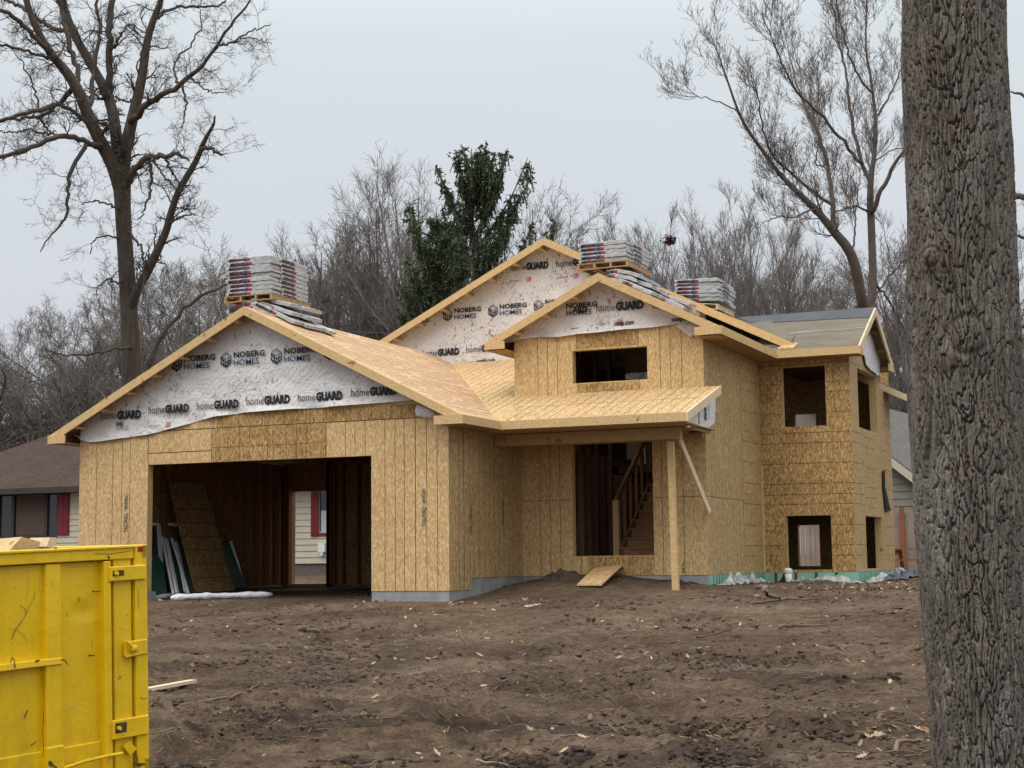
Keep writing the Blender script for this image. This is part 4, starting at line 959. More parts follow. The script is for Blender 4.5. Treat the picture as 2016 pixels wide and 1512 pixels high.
for (a, lab) in (((320, 1058, 342, 1172, .5, 1.5, .07), 'narrow white trim board, leftmost of the bright leaning ones'), ((328, 1062, 350, 1170, .5, 1.48, .12), 'white trim board second from the left of the bright leaning ones'),
                 ((338, 1060, 372, 1170, .5, 1.45, .06), 'slim white trim board in the middle of the leaning row'), ((348, 1070, 366, 1168, .52, 1.42, .13), 'wide white trim board left of the strand board sheet'), ((454, 1066, 482, 1153, .3, .9, .07), 'single white trim board right of the strand board sheet'),
                 ((300, 1072, 322, 1168, .35, 1.2, .1), 'greyish trim board farthest left in the dark garage corner')):
    trim('trim_board', lab, *a)
def panel(label, pts, Xs, m_):
    P = [on(u, v, 0, x) for (u, v), x in zip(pts, Xs)]
    slanted('foam_panel', label, 'foam panel', P, (-.03, 0, -.01), M[m_], 'dark green foam panels in the garage')
M['green_dark'] = simple('dark_green_panel', (.035, .11, .075), .6, .15, 3)
panel('dark green foam panel leaning left of the strand board sheet', ((352, 1170), (392, 1166), (366, 1062), (332, 1064)), (1.25, 1.25, .36, .36), 'green_dark')
panel('dark green foam panel leaning right of the strand board sheet', ((462, 1160), (486, 1152), (457, 1064), (430, 1066)), (.95, .95, .26, .26), 'green_dark')
panel('dark green foam panel in the far left corner of the garage', ((290, 1176), (330, 1172), (316, 1070), (286, 1072)), (1.3, 1.3, .4, .4), 'green_dark')
wn = thing('window_unit', 'new white framed window unit standing in the garage behind the trim boards', 'window', tuple(map(float, on(306, 1172, 0, .9))))
f = MB()
for (u0, v0, u1, v1) in ((286, 1030, 310, 1033), (286, 1107, 318, 1110), (334, 1032, 350, 1034)): 
    p, q = on(u0, v0, 0, .45), on(u1, v1, 0, .45); f.beam(p, q, .05, .09, (1, 0, 0))
p, q = on(312, 1034, 0, .45), on(322, 1172, 0, .9); f.beam(p, q, .05, .07, (1, 0, 0)); f.build('frame', M['white_trim'], wn)
f = MB(); f.extrude([on(u, v, 0, x) for u, v, x in ((284, 1172, .85), (322, 1172, .85), (312, 1036, .42), (284, 1036, .42))], (-.02, 0, 0)); f.build('pane', M['glass_dark'], wn)
f = MB(); p, q = on(292, 975, 0, .3), on(338, 973, 0, .3); loc = p
f.beam(p-loc, q-loc, .04, .12, (1, 0, 0)); p, q = on(292, 994, 0, .3), on(338, 992, 0, .3); f.beam(p-loc, q-loc, .04, .03, (1, 0, 0))
o = raw_mesh('shelf_board', f.V, f.F, M['lumber_d'], None, f.M); o.location = tuple(map(float, loc)); tag(o, 'dim board fixed high across the studs in the garage corner', 'board')
# long rolls wrapped in white film on the floor of the opening
def roll(label, u0, v0, u1, v1, r0):
    a = on(u0, v0, 1, .12); b_ = on(u1, v1, 1, 1.5); loc = tuple(map(float, a)); P = []
    r_ = random.Random(int(u0)); R_ = []
    for k in range(18):
        f_ = k/17; p = a+(b_-a)*f_; p[2] = gz(p[0], p[1])+r0*.9; P.append(p-np.array(loc)+np.array((0, r_.gauss(0, .012), 0))); R_.append(r0*r_.uniform(.75, 1.2)*(1 if 0 < k < 17 else .5))
    mb = MB(); mb.tube(P, R_, 9); o = raw_mesh('film_roll', mb.V, mb.F, M['wrap_clean'], None, mb.M, True); o.location = loc; tag(o, label, 'plastic roll')
roll('long white film roll lying on the ground across the garage opening', 335, 1178, 535, 1163, .065)
roll('short white film roll at the left end of the garage opening', 284, 1181, 345, 1176, .05)

# ------------------------------------------------------------------ entry ramp, dirt pile, vent pipe, films, planks
RP = [on(1136, 1150, 2, .06), on(1184, 1150, 2, .06), on(1226, 1113, 1, D1-.12), on(1172, 1118, 1, D1-.12)]
A_ = np.array((9.55, 1.55, gz(9.55, 1.55)+.03)); P0 = on(1136, 1150, 1, 1.75); P1 = on(1184, 1150, 1, 1.72); P2 = on(1226, 1111, 1, D1-.06); P3 = on(1170, 1117, 1, D1-.06)
def cle(mb, loc):
    for k in (1, 2, 3, 4):
        f_ = k/5; p, q = P0+(P3-P0)*f_-loc, P1+(P2-P1)*f_-loc; e = (P3-P0)*.018; u_ = np.array((0, 0, .022))
        mb.hexa([p+.06*(q-p), p+.9*(q-p), p+.9*(q-p)+e, p+.06*(q-p)+e, p+.06*(q-p)+u_, p+.9*(q-p)+u_, p+.9*(q-p)+e+u_, p+.06*(q-p)+e+u_], 0)
slanted('entry_ramp', 'strand board ramp with cleats leading up to the front door opening', 'ramp', [P0, P1, P2, P3], (0, 0, -.03), None, mats=[M['osb'], M['line']], extra=cle)
def mound(name, label, cat, cx, cy, rx, ry, hh, m_, seed, kind=None, n=34):
    V = []; Fc = []; z0 = gz(cx, cy)
    for j in range(n+1):
        for i in range(n+1):
            x = (i/n*2-1)*1.15; y = (j/n*2-1)*1.15; d = math.hypot(x, y); hgt = max(0, 1-d)**.8*hh*(1+.5*float(fbm(x*2.2+seed, y*2.2, 3, seed)))+.02*float(fbm(x*7, y*7, 2, seed)) if d < 1 else 0
            X_, Y_ = cx+x*rx, cy+y*ry; V.append((X_-cx, Y_-cy, gz(X_, Y_)-z0-.015+hgt+(0 if d < 1 else -.02)))
    for j in range(n):
        for i in range(n): k = j*(n+1)+i; Fc.append((k, k+1, k+n+2, k+n+1))
    o = raw_mesh(name, V, Fc, m_, None, smooth=True); o.location = (cx, cy, z0); return tag(o, label, cat, kind=kind)
q = on(1104, 1134, 1, 2.75); mound('dirt_pile', 'small dark dirt pile against the entry wall left of the ramp', 'dirt pile', float(q[0]), 2.75, .42, .3, .19, M['clod'], 3)
q = on(1360, 1210, 2, -.35); 
pv = thing('vent_pipe', 'white plastic vent pipe with black rubber flap by the green foam', 'pipe', (12.43, 6.6, gz(12.43, 6.6)-.05))
mb = MB(); z0 = gz(12.43, 6.6)-.1; mb.tube([(12.43, 6.6, z0), (12.43, 6.6, z0+.34)], .075, 18); mb.build('pipe', M['white_pvc'], pv, True)
mb = MB(); mb.tube([(12.43, 6.6, z0+.30), (12.43, 6.6, z0+.36)], .09, 18); mb.tube([(12.43, 6.6, z0+.36), (12.43, 6.6, z0+.39)], [.085, .05], 18); mb.build('cap', M['white_pvc'], pv)
mb = MB(); mb.extrude([(12.36, 6.55, z0+.3), (12.3, 6.5, z0+.16), (12.18, 6.45, z0+.07), (12.02, 6.42, z0+.04), (12.1, 6.42, z0+.02), (12.33, 6.5, z0+.03), (12.40, 6.55, z0+.06)][::-1], (0, -.02, 0)); mb.build('flap', M['black'], pv)
def crumple(name, label, x0, y0, x1, y1, wd, hh, m_, seed, cat='plastic sheet', nn=60, mm_=12):
    V = []; r_ = np.random.RandomState(seed)
    dx, dy = x1-x0, y1-y0; L_ = math.hypot(dx, dy); dx /= L_; dy /= L_
    for i in range(nn+1):
        for j in range(mm_+1):
            s_ = i/nn*L_; t_ = (j/mm_-.5)*wd*(1+.45*float(vn(i*.17, 2.2, seed))); X_, Y_ = x0+dx*s_-dy*t_, y0+dy*s_+dx*t_
            V.append((X_, Y_, gz(X_, Y_)+.015+abs(float(fbm(s_*2.6, t_*5, 4, seed)))*hh*(1-abs(j/mm_-.5)*1.5)*math.sin(math.pi*min(1, max(0, i/nn)))**.4))
    Fc = [(i*(mm_+1)+j, (i+1)*(mm_+1)+j, (i+1)*(mm_+1)+j+1, i*(mm_+1)+j+1) for i in range(nn) for j in range(mm_)]
    loc = V[0]; V = np.array(V)-np.array(loc); o = raw_mesh(name, V, Fc, m_, None, smooth=True); o.location = loc; tag(o, label, cat)
crumple('plastic_sheet', 'crumpled clear plastic heap at the near corner of the green foam', 12.0, 3.35, 12.0, 6.2, .35, .28, M['film'], 5)
crumple('plastic_sheet', 'long crumpled clear plastic strip below the lower side window', 12.2, 6.95, 13.85, 6.9, .30, .16, M['film'], 9)
crumple('plastic_sheet', 'pale plastic heap at the far corner of the side wing', 13.95, 7.3, 14.15, 10.6, .35, .22, M['film'], 15)
crumple('black_tarp', 'dark wet tarp heap at the far corner of the side wing', 14.2, 8.0, 14.45, 11.2, .45, .24, M['grey_felt'], 19, 'tarp')
z = -.86; a, b_ = on(270, 1361, 2, z), on(380, 1341, 2, z)
for _ in range(4): a, b_ = on(270, 1361, 2, gz(a[0], a[1])+.03), on(380, 1341, 2, gz(b_[0], b_[1])+.03)
b2_ = a+(b_-a)*1.0
mb = MB(); mb.beam(a*0, b_-a, .09, .035); o = raw_mesh('pale_plank', mb.V, mb.F, M['lumber_w'], None, mb.M); o.location = tuple(map(float, a)); tag(o, 'pale new plank lying on the mud beside the yellow dumpster', 'plank')
p = on(1376, 1224, 2, -.35); z = gz(p[0], p[1]); p = on(1376, 1224, 2, z+.03)
mb = MB(); V = [(-.05, 0, -.03), (.05, .02, -.03), (.055, .03, .03), (0, .05, .045), (-.045, .03, .03)]; mb.extrude(V, (0, .04, .01)); mb.extrude([(.0, .0, .03), (.03, .01, .035), (.02, .02, .07), (.005, .01, .06)], (0, .02, 0))
o = raw_mesh('red_wrapper', mb.V, mb.F, simple('red_litter', (.55, .03, .05), .5), None, mb.M); o.location = tuple(map(float, p)); tag(o, 'small bright red scrap on the mud in front of the house', 'litter')

# ------------------------------------------------------------------ shingle bundles and pallets on the roofs
mm, t, b = mat('bundle_film', .32, .5)
v = coords(t, 'Object'); se = N(t, 'ShaderNodeSeparateXYZ'); t.links.new(v, se.inputs[0])
nn_ = noise(t, v, 11, 4, .6); xx = mth(t, 'ADD', se.outputs[0], mth(t, 'MULTIPLY', mth(t, 'SUBTRACT', nn_, .5), .05))
wh = (.40, .415, .42); gy = (.26, .27, .275)
lab = cr(t, mth(t, 'ADD', xx, .5), [(0., wh), (.055, wh), (.06, (.012, .012, .014)), (.16, (.012, .012, .014)), (.165, (.085, .012, .018)), (.33, (.085, .012, .018)), (.335, (.02, .025, .07)), (.38, (.25, .27, .30)), (.39, (.02, .025, .07)), (.45, (.27, .022, .035)), (.54, (.27, .022, .035)), (.545, wh), (1., wh)], 'CONSTANT')
zb = mth(t, 'ADD', mth(t, 'ADD', se.outputs[2], mth(t, 'MULTIPLY', mth(t, 'SUBTRACT', nn_, .5), .03)), .04)
msk = cr(t, zb, [(.047, 1.), (.052, 0.)]); w2 = cr(t, noise(t, coords(t, 'Object', (2, 2, 6)), 5, 4, .65, 1), [(.35, gy), (.65, (.56, .585, .59))])
isside = cr(t, mth(t, 'ABSOLUTE', se.outputs[1]), [(.150, 0.), (.155, 1.)])
t.links.new(mix(t, mth(t, 'MULTIPLY', msk, isside), w2, lab), b.inputs['Base Color'])
bump(t, b, noise(t, coords(t, 'Object', (2, 2, 7)), 5, 3, .55, 1.), .45, .015); M['bundle'] = mm
def bundle_mesh(seed, bend=0.):
    r_ = np.random.RandomState(seed); nx_, ny_, L_, Wd, Hh = 15, 7, 1.0, .335, .080; prof = []
    ring = []
    ycs = [-.5, -.5, -.46, -.2, .2, .46, .5, .5, .46, .2, -.2, -.46]; zcs = [-.42, .40, .5, .5, .5, .5, .40, -.42, -.5, -.5, -.5, -.5]
    V = []; k = len(ycs)
    for i in range(nx_):
        x = (i/(nx_-1)-.5); e = 1-.22*sstep(.47, .5, abs(x)); e = float(e)
        for yy, zz in zip(ycs, zcs):
            V.append((x*L_+r_.normal(0, .004), yy*Wd*(.97+.03*e)+r_.normal(0, .004), zz*Hh*e+r_.normal(0, .003)-bend*abs(x)**1.5*1.0))
    Fc = [(i*k+j, i*k+(j+1) % k, (i+1)*k+(j+1) % k, (i+1)*k+j) for i in range(nx_-1) for j in range(k)]+[tuple(range(k-1, -1, -1)), tuple((nx_-1)*k+j for j in range(k))]
    o = raw_mesh('shingle_bundle', V, Fc, M['bundle'], None, smooth=False, uv=False); me = o.data; bpy.data.objects.remove(o); return me
BM = [bundle_mesh(i) for i in range(4)]; BB = [bundle_mesh(20+i, .42) for i in range(2)]
def put_bundle(me, x, y, z, rz, label, group, rx=0, ry=0):
    o = bpy.data.objects.new('shingle_bundle', me); lk(o); o.location = (x, y, z); o.rotation_euler = (rx, ry, rz); return tag(o, label, 'shingle bundle', group)
rb_ = random.Random(3)
def stack(x, y, z, n, label, group, Wd=1.02, ry=0.):
    for k in range(n):
        zz = z+.04+k*.083; j = lambda: rb_.uniform(-.026, .026)
        R_ = Matrix.Rotation(ry, 3, 'Y')
        for (dx, dy, rz) in ((Wd/2, .17, 0), (.17, .86, -math.pi/2), (.51, .86, -math.pi/2), (Wd-.17, .86, math.pi/2)):
            p = R_ @ Vector((dx+j(), dy+j(), .04+k*.083)); put_bundle(BM[rb_.randrange(4)], x+p.x, y+p.y, z+p.z, rz+rb_.uniform(-.035, .035), label, group, rb_.uniform(-.02, .02), ry+rb_.uniform(-.012, .012))
M['pallet'] = lumber('pallet_wood', (.40, .26, .13))
def pallet(x, y, z, label, ry=0., m_='pallet', wd=1.06, dp=1.42):
    p_ = thing('pallet', label, 'pallet', (x, y, z)); p_.rotation_euler = (0, ry, 0)
    def pb_(name, a, b_):
        mb = MB(); mb.box(a, b_); o = raw_mesh(name, mb.V, mb.F, M[m_], p_, mb.M, local=True)
    for k in range(4): pb_('stringer', (.0+k*(wd-.04)/3, 0, .018), (.04+k*(wd-.04)/3, dp, .105))
    for k in range(7): pb_('deck_board', (-.02, k*(dp-.09)/6, .106), (wd+.02, .09+k*(dp-.09)/6, .122))
    for k in (0, 3, 6): pb_('bottom_board', (-.02, k*(dp-.09)/6, 0), (wd+.02, .09+k*(dp-.09)/6, .017))
# stack on the garage ridge
g1 = 'shingle bundles on the garage roof pallet'
sx1, sy1 = 3.14, .35
pallet(sx1-.02, sy1-.02, 5.50, 'wooden pallet under the shingle bundles on the garage ridge')
stack(sx1, sy1, 5.625, 9, 'wrapped shingle bundle stacked on the pallet over the garage ridge', g1)
g2 = 'shingle bundles laid over the garage ridge'
la = 'wrapped shingle bundle draped over the garage ridge below the pallet'
for k in range(3):
    for j in range(4): put_bundle(BB[(k+j) % 2], GX-.27-.05*k, sy1+.16+j*.34, 5.30+k*.083, 0, la, g2)
lb = 'wrapped shingle bundle slid down the right slope of the garage roof'
for k, (dx, dy, dz) in enumerate(((.20, .15, .07), (.27, .5, .07), (.24, .86, .07), (.30, 1.2, .07), (.12, .2, .155), (.18, .56, .155), (.14, .92, .155), (.02, .3, .24), (.06, .7, .24), (.0, 1.1, .24))):
    x = GX+dx; put_bundle(BM[k % 4], x, sy1+dy, GP-.5*(x-GX)+dz, rb_.uniform(-.12, .12), lb, 'shingle bundles slid down the garage roof', 0, (.46, .36, .24)[min(2, int(dz/.085))])
# stack on the small front gable
sx2, sy2 = 9.0, 4.05
g3 = 'shingle bundles on the front gable pallet'
pallet(sx2-.02, sy2-.02, 6.26, 'wooden pallet under the shingle bundles on the front gable')
stack(sx2, sy2, 6.385, 5, 'wrapped shingle bundle stacked on the pallet over the front gable', g3)
for k in range(3):
    for j in range(4): put_bundle(BB[(k+j) % 2], SX-.20+.06*k, sy2+.16+j*.34, 6.02+k*.083, 0, 'wrapped shingle bundle draped over the front gable ridge below the pallet', 'shingle bundles over the front gable ridge')
lc = 'wrapped shingle bundle sliding down beside the main gable rake'
for k, (dx, y, dz) in enumerate(((.25, 4.2, .07), (.3, 4.55, .07), (.34, 4.9, .07), (.38, 5.25, .07), (.15, 4.3, .155), (.2, 4.7, .155), (.2, 5.1, .155), (.72, 4.75, .06), (.86, 4.95, .06), (.80, 4.85, .145))):
    x = SX+dx; put_bundle(BM[k % 4], x, y, SP-.5*dx+dz, rb_.uniform(-.12, .12), lc, 'shingle bundles beside the main gable rake', 0, .46 if dz < .1 else .38)
# stack on the main roof
g4 = 'shingle bundles on the main roof pallet'
sx3, sy3 = 9.78, 7.9; zz = BP-BS*(sx3-BX)
pallet(sx3, sy3, zz-.30, 'weathered pallet under the shingle bundles on the main roof', .12, 'lumber_w', .95, 1.3)
stack(sx3, sy3, zz-.17, 6, 'wrapped shingle bundle stacked on the main roof beyond the rake', g4, .95, .04)

# ------------------------------------------------------------------ yellow roll-off dumpster
HD = rad(11); TL = .0366
hx = np.array((math.sin(HD), math.cos(HD), TL)); hx /= np.linalg.norm(hx); hn = np.array((math.cos(HD), -math.sin(HD), 0)); hu = np.cross(hx, hn)*-1
hu = np.cross(hn, hx); hu /= np.linalg.norm(hu)
if hu[2] < 0: hu = -hu
PT = at(289.5, 1071.5, 10.8)          # top far corner
HTD = 1.56
dump = thing('dumpster', 'scratched yellow steel roll-off dumpster at the left edge', 'dumpster', tuple(map(float, PT-hu*HTD)))
def DL(s, n, u): return PT+hx*s+hn*n+hu*u            # s<0 toward the near end, n outward, u<0 down
def sof(px, py, n=0.):
    d = ray(px, py); P0_ = PT+hn*n; t_ = ((P0_-CAM)@hn)/(d@hn); q_ = CAM+d*t_-PT; return float(q_@hx), float(q_@hu)
def dbox(mb, s0, s1, n0, n1, u0, u1, m_=0):
    return mb.hexa([DL(s0, n0, u0), DL(s1, n0, u0), DL(s1, n1, u0), DL(s0, n1, u0), DL(s0, n0, u1), DL(s1, n0, u1), DL(s1, n1, u1), DL(s0, n1, u1)], m_)
def SPX(px, py=1280, n=0.): return sof(px, py, n)[0]
def UPX(px, py, n=0.): return sof(px, py, n)[1]
YM = M['yellow']; Ldm = -6.4; Wd_ = -2.3
s_in, s_out = SPX(212), 0
def dpart(name, boxes, m_='yellow', bevel=.006):
    mb = MB()
    for b_ in boxes: dbox(mb, *b_)
    return mb.build(name, M[m_], dump, bevel=bevel)
ub = -HTD
# side wall panel with gentle dents
sgs = np.linspace(Ldm, SPX(210), 170); ugs = np.linspace(ub+.1, -.1, 48)
Vd = []
for s_ in sgs:
    for u_ in ugs:
        dn = -.058+.010*float(fbm(s_*1.1+3, u_*1.4, 2, 50))-.016*math.exp(-((s_-SPX(178, 1200))/.09)**2-((u_-UPX(178, 1203))/.05)**2)+.012*math.exp(-((s_-SPX(40, 1240))/.16)**2-((u_-UPX(40, 1240))/.2)**2)
        Vd.append(DL(s_, dn, u_))
nv_ = len(ugs); raw_mesh('side_panel', Vd, [(i*nv_+j, (i+1)*nv_+j, (i+1)*nv_+j+1, i*nv_+j+1) for i in range(len(sgs)-1) for j in range(nv_-1)], YM, dump, smooth=True)
dpart('shell', [(Ldm, -.02, -.10, -.085, ub+.1, -.02), (Ldm, -.02, Wd_, Wd_+.02, ub+.1, -.02), (Ldm, -.02, Wd_, -.09, ub+.1, ub+.14), (Ldm, Ldm+.03, Wd_, -.09, ub+.1, -.02)], 'yellow_dark')
s68 = SPX(266)
dpart('top_rail', [(Ldm, s68, -.085, .0, UPX(200, 1103), -.006), (Ldm, s68+.01, -.075, .012, -.022, .0), (Ldm, s68, Wd_, Wd_+.08, -.10, -.0)])
ribs = [(SPX(94), SPX(124))]; stp = .62
dr = ribs[0][1]-ribs[0][0]; x = ribs[0][0]-.78
while x > Ldm: ribs.append((x, x+dr)); x -= .78
for a, b_ in ribs: dpart('rib', [(a, b_, -.085, -.012, ub+.18, -.10)])
for a, b_ in ribs: dpart('rib_cap', [(a-.006, b_+.008, -.085, -.002, ub+.1, ub+.30)])
dpart('lower_band', [(Ldm, SPX(207), -.1, -.048, ub+.02, UPX(150, 1470)), (Ldm, SPX(228), -.1, .0, ub-.02, ub+.07)])
# mid rail, slightly bent
mb = MB(); prv = None
for px, py in ((-420, 1380), (-200, 1345), (0, 1316), (60, 1308), (125, 1301)):
    s_, u_ = sof(px, py)
    if prv: mb.hexa([DL(prv[0], -.07, prv[1]-.022), DL(s_, -.07, u_-.022), DL(s_, .0, u_-.022), DL(prv[0], .0, prv[1]-.022), DL(prv[0], -.07, prv[1]+.022), DL(s_, -.07, u_+.022), DL(s_, -.005, u_+.022), DL(prv[0], -.005, prv[1]+.022)])
    prv = (s_, u_)
mb.build('mid_rail', YM, dump, bevel=.005)
dpart('hinge_post', [(SPX(207), SPX(221), -.09, .0, ub+.03, -.10)])
dpart('door_plate', [(SPX(229), SPX(264), -.09, -.018, ub+.04, -.06)])
dpart('recess', [(SPX(220), SPX(230), -.11, -.075, ub+.05, -.08), (SPX(262), SPX(270), -.11, -.06, ub+.05, -.05)], 'rust', 0)
dpart('door_frame', [(SPX(268), 0, -.10, .0, ub+.02, -.0), (-.05, 0., Wd_, .0, ub+.02, ub+.12), (-.05, 0, Wd_, Wd_+.1, ub+.02, 0), (-.05, 0, Wd_, 0, -.1, -.001)])
dpart('tail_door', [(-.04, -.01, Wd_+.1, -.1, ub+.1, -.1)])
for (pa, pb_, qa, qb) in ((216, 288, 1114, 1141), (218, 290, 1414, 1450)):
    hg_ = [(SPX(pa), SPX(pb_-1), -.02, .018, UPX(pa+30, qb+2), UPX(pa+30, qa))]
    dpart('hinge_strap', hg_)
    s0_, s1_, u0_, u1_ = SPX(pa+4), SPX(pa+26), UPX(pa+12, qb-7), UPX(pa+12, qa+9)
    dpart('strap_slot', [(s0_, s1_, .0185, .0205, u0_, u1_)], 'rust', 0)
    mb = MB(); c0 = DL(SPX(pa+9), .022, (u0_+u1_)/2); mb.tube([c0, c0+hn*.02], .014, 8); mb.build('bolt', YM, dump)
dpart('latch_plate', [(SPX(244), SPX(289), -.01, .012, UPX(262, 1291), UPX(262, 1261))])
mb = MB(); c0 = DL(SPX(258), .014, UPX(258, 1277)); mb.tube([c0, c0+hn*.03], .026, 12); mb.tube([c0+hn*.03, c0+hn*.04], [.026, .012], 12)
a_ = DL(SPX(242), .03, UPX(243, 1262)); mb.tube([a_, c0+hn*.02], .008, 6); a_ = DL(SPX(244), .02, UPX(244, 1293)); mb.tube([a_, DL(SPX(268), .02, UPX(268, 1288))], .007, 6); mb.build('latch', YM, dump)
dpart('reflector', [(SPX(273.5), SPX(284), .0005, .003, UPX(279, 1086), UPX(279, 1076))], 'red_reflector', 0)
mb = MB(); a_ = [DL(*q) for q in ((SPX(120), .02, UPX(120, 1512)), (SPX(160), .02, UPX(160, 1499)), (SPX(205), .025, UPX(205, 1488)), (SPX(232), .03, UPX(232, 1483)))]; mb.tube(a_, .012, 8); mb.build('release_rod', YM, dump)
mb = MB(); c_, d_ = DL(SPX(250), .0, UPX(250, 1478)), .045
P = [DL(SPX(238), .004, UPX(238, 1470)), DL(SPX(250), .004, UPX(250, 1460)), DL(SPX(264), .004, UPX(264, 1474)), DL(SPX(251), .004, UPX(251, 1488))]
mb.extrude(P, hn*.014); mb.build('lock_plate', YM, dump)
mb = MB(); p = DL(SPX(258), .03, UPX(258, 1478))
for k in range(7):
    a_ = p+hu*(-.026*k)+hx*(.008*k); b__ = a_-hu*.022+hx*.004; mb.tube([a_, a_+(hn if k % 2 else hx)*.010-hu*.011, b__, a_-(hn if k % 2 else hx)*.010-hu*.011, a_], .0035, 5, cap=False)
mb.build('chain', M['rust'], dump)
M['scrape'] = simple('scraped_paint', (.10, .055, .02), .8, .5, 25); M['scrape_pale'] = simple('scuffed_paint', (.62, .50, .16), .6, .2, 25)
def scrape(pts, wd, n0, m_='scrape'):
    mb = MB(); Q = [sof(px, py, n0) for px, py in pts]; r_ = random.Random(int(pts[0][0]*7+pts[0][1]))
    for (s0_, u0_), (s1_, u1_) in zip(Q, Q[1:]):
        t_ = np.array((s1_-s0_, u1_-u0_)); t_ /= np.linalg.norm(t_)+1e-9; w0_, w1_ = wd*r_.uniform(.4, 1.2), wd*r_.uniform(.4, 1.2); n_ = (-t_[1], t_[0])
        mb.poly([DL(s0_-n_[0]*w0_, n0, u0_-n_[1]*w0_), DL(s1_-n_[0]*w1_, n0, u1_-n_[1]*w1_), DL(s1_+n_[0]*w1_, n0, u1_+n_[1]*w1_), DL(s0_+n_[0]*w0_, n0, u0_+n_[1]*w0_)])
    mb.build('paint_scrape', M[m_], dump)
np_ = -.040
for pts, wd, n0, m_ in (([(24, 1258), (30, 1240), (44, 1222), (54, 1204), (44, 1194), (40, 1192)], .0025, np_, 'scrape'), ([(54, 1204), (66, 1180), (70, 1164)], .002, np_, 'scrape'), ([(30, 1238), (46, 1250), (54, 1262)], .002, np_, 'scrape'),
  ([(181, 1164), (188, 1165), (198, 1163)], .004, np_, 'scrape'), ([(174, 1290), (180, 1291), (187, 1290)], .006, np_, 'scrape'), ([(47, 1415), (51, 1406), (54, 1398)], .006, np_, 'scrape'), ([(152, 1180), (156, 1176), (158, 1182), (153, 1186)], .003, np_, 'scrape'),
  ([(124, 1391), (140, 1388), (160, 1385)], .003, np_, 'scrape_pale'), ([(20, 1305), (24, 1294), (28, 1300), (30, 1315)], .005, .002, 'scrape'), ([(70, 1302), (78, 1300)], .007, .002, 'scrape'), ([(120, 1299), (128, 1300), (134, 1310)], .004, .002, 'scrape'),
  ([(10, 1090), (30, 1088), (46, 1090)], .003, .002, 'scrape'), ([(190, 1090), (215, 1091), (236, 1088), (262, 1084)], .0022, .002, 'scrape'), ([(106, 1078), (112, 1079)], .006, .014, 'rust'), ([(212, 1094), (216, 1100)], .006, .002, 'scrape'),
  ([(85, 1330), (86, 1400), (84, 1450), (87, 1500)], .003, np_, 'scrape'), ([(84, 1110), (80, 1150), (83, 1200)], .0016, np_, 'scrape_pale'), ([(276, 1372), (282, 1376), (289, 1374)], .003, .003, 'scrape'), ([(272, 1160), (273, 1200)], .002, .003, 'scrape'),
  ([(88, 1480), (92, 1492), (90, 1510)], .014, np_+.004, 'scrape'), ([(96, 1500), (104, 1506), (112, 1512)], .010, .004, 'rust'), ([(60, 1468), (72, 1460)], .004, np_, 'scrape'), ([(236, 1330), (237, 1336)], .004, -.014, 'scrape'), ([(250, 1210), (252, 1212)], .004, -.014, 'scrape'),
  ([(130, 1208), (134, 1214)], .003, np_, 'scrape'), ([(262, 1500), (270, 1506), (286, 1504)], .012, .004, 'rust'), ([(104, 1142), (106, 1156)], .004, -.008, 'scrape_pale')):
    scrape(pts, wd, n0, m_)
# scrap wood sticking out of the dumpster
def scrap(label, pts, th, m_, n0):
    P = [PT+hx*sof(u, v, n0)[0]+hn*n0+hu*sof(u, v, n0)[1] for u, v in pts]; slanted('wood_scrap', label, 'scrap wood', P, tuple(th), M[m_], None)
scrap('reddish brown board scrap poking out of the yellow dumpster', ((18, 1084), (43, 1057), (107, 1073), (98, 1086)), -hn*.6-hu*.02, 'lumber_r' if 'lumber_r' in M else 'lumber', -.3)
scrap('sawn pale block end sticking up from the yellow dumpster', ((92, 1076), (98, 1058), (111, 1058), (113, 1065), (104, 1080)), -hn*.2, 'lumber_w', -.22)

# ------------------------------------------------------------------ neighbouring houses, fence, table
nb = thing('ranch_house', 'low cream sided house with brown hip roof and red shutters at left', 'house', (-18, 22, .1))
NY = 20.0; zb0 = .48; ze = 3.16
sdm = MB(); k = 0; z = zb0
wins = [(-27.5, -17.15, 1.56, 3.05), (-6.42, -3.9, 1.42, 3.0)]
while z < ze:
    z1 = z+.205
    cuts = [(-29, -2)]
    for w0, w1, a_, b_ in wins:
        if a_-.01 < z+.1 < b_: 
            nc = []
            for c0, c1 in cuts:
                if w0 < c1 and w1 > c0: nc += [(c0, w0), (w1, c1)]
                else: nc.append((c0, c1))
            cuts = nc
    for c0, c1 in cuts: sdm.hexa([(c0, NY-.035, z), (c1, NY-.035, z), (c1, NY+.1, z), (c0, NY+.1, z), (c0, NY-.008, z1), (c1, NY-.008, z1), (c1, NY+.1, z1), (c0, NY+.1, z1)])
    z = z1
sdm.build('siding', M['siding'], nb)
mb = MB(); mb.box((-28.9, NY+.1, -.3), (-2.05, NY+9.9, 3.2)); mb.build('inner_wall', M['dark_trim'], nb)
mb = MB(); mb.box((-28.95, NY+.02, -.3), (-2.1, NY+9.95, zb0)); mb.build('foundation', simple('dark_foundation', (.12, .105, .10), .9), nb)
mb = MB()
for w0, w1, a_, b_ in wins: mb.box((w0, NY+.02, a_), (w1, NY+.06, b_))
mb.pieces('window', M['glass_dark'], nb)
mb = MB()
for u in (-2, 27, 92, 116): x = float(on(u, 1010, 1, NY)[0]); mb.box((x-.06, NY-.05, 1.56), (x+.06, NY+.019, 3.05))
mb.box((-27.5, NY-.07, 1.49), (-17.15, NY+.019, 1.56)); mb.box((-27.5, NY-.05, 3.05), (-17.15, NY+.019, 3.12)); mb.build('window_frame', M['dark_trim'], nb)
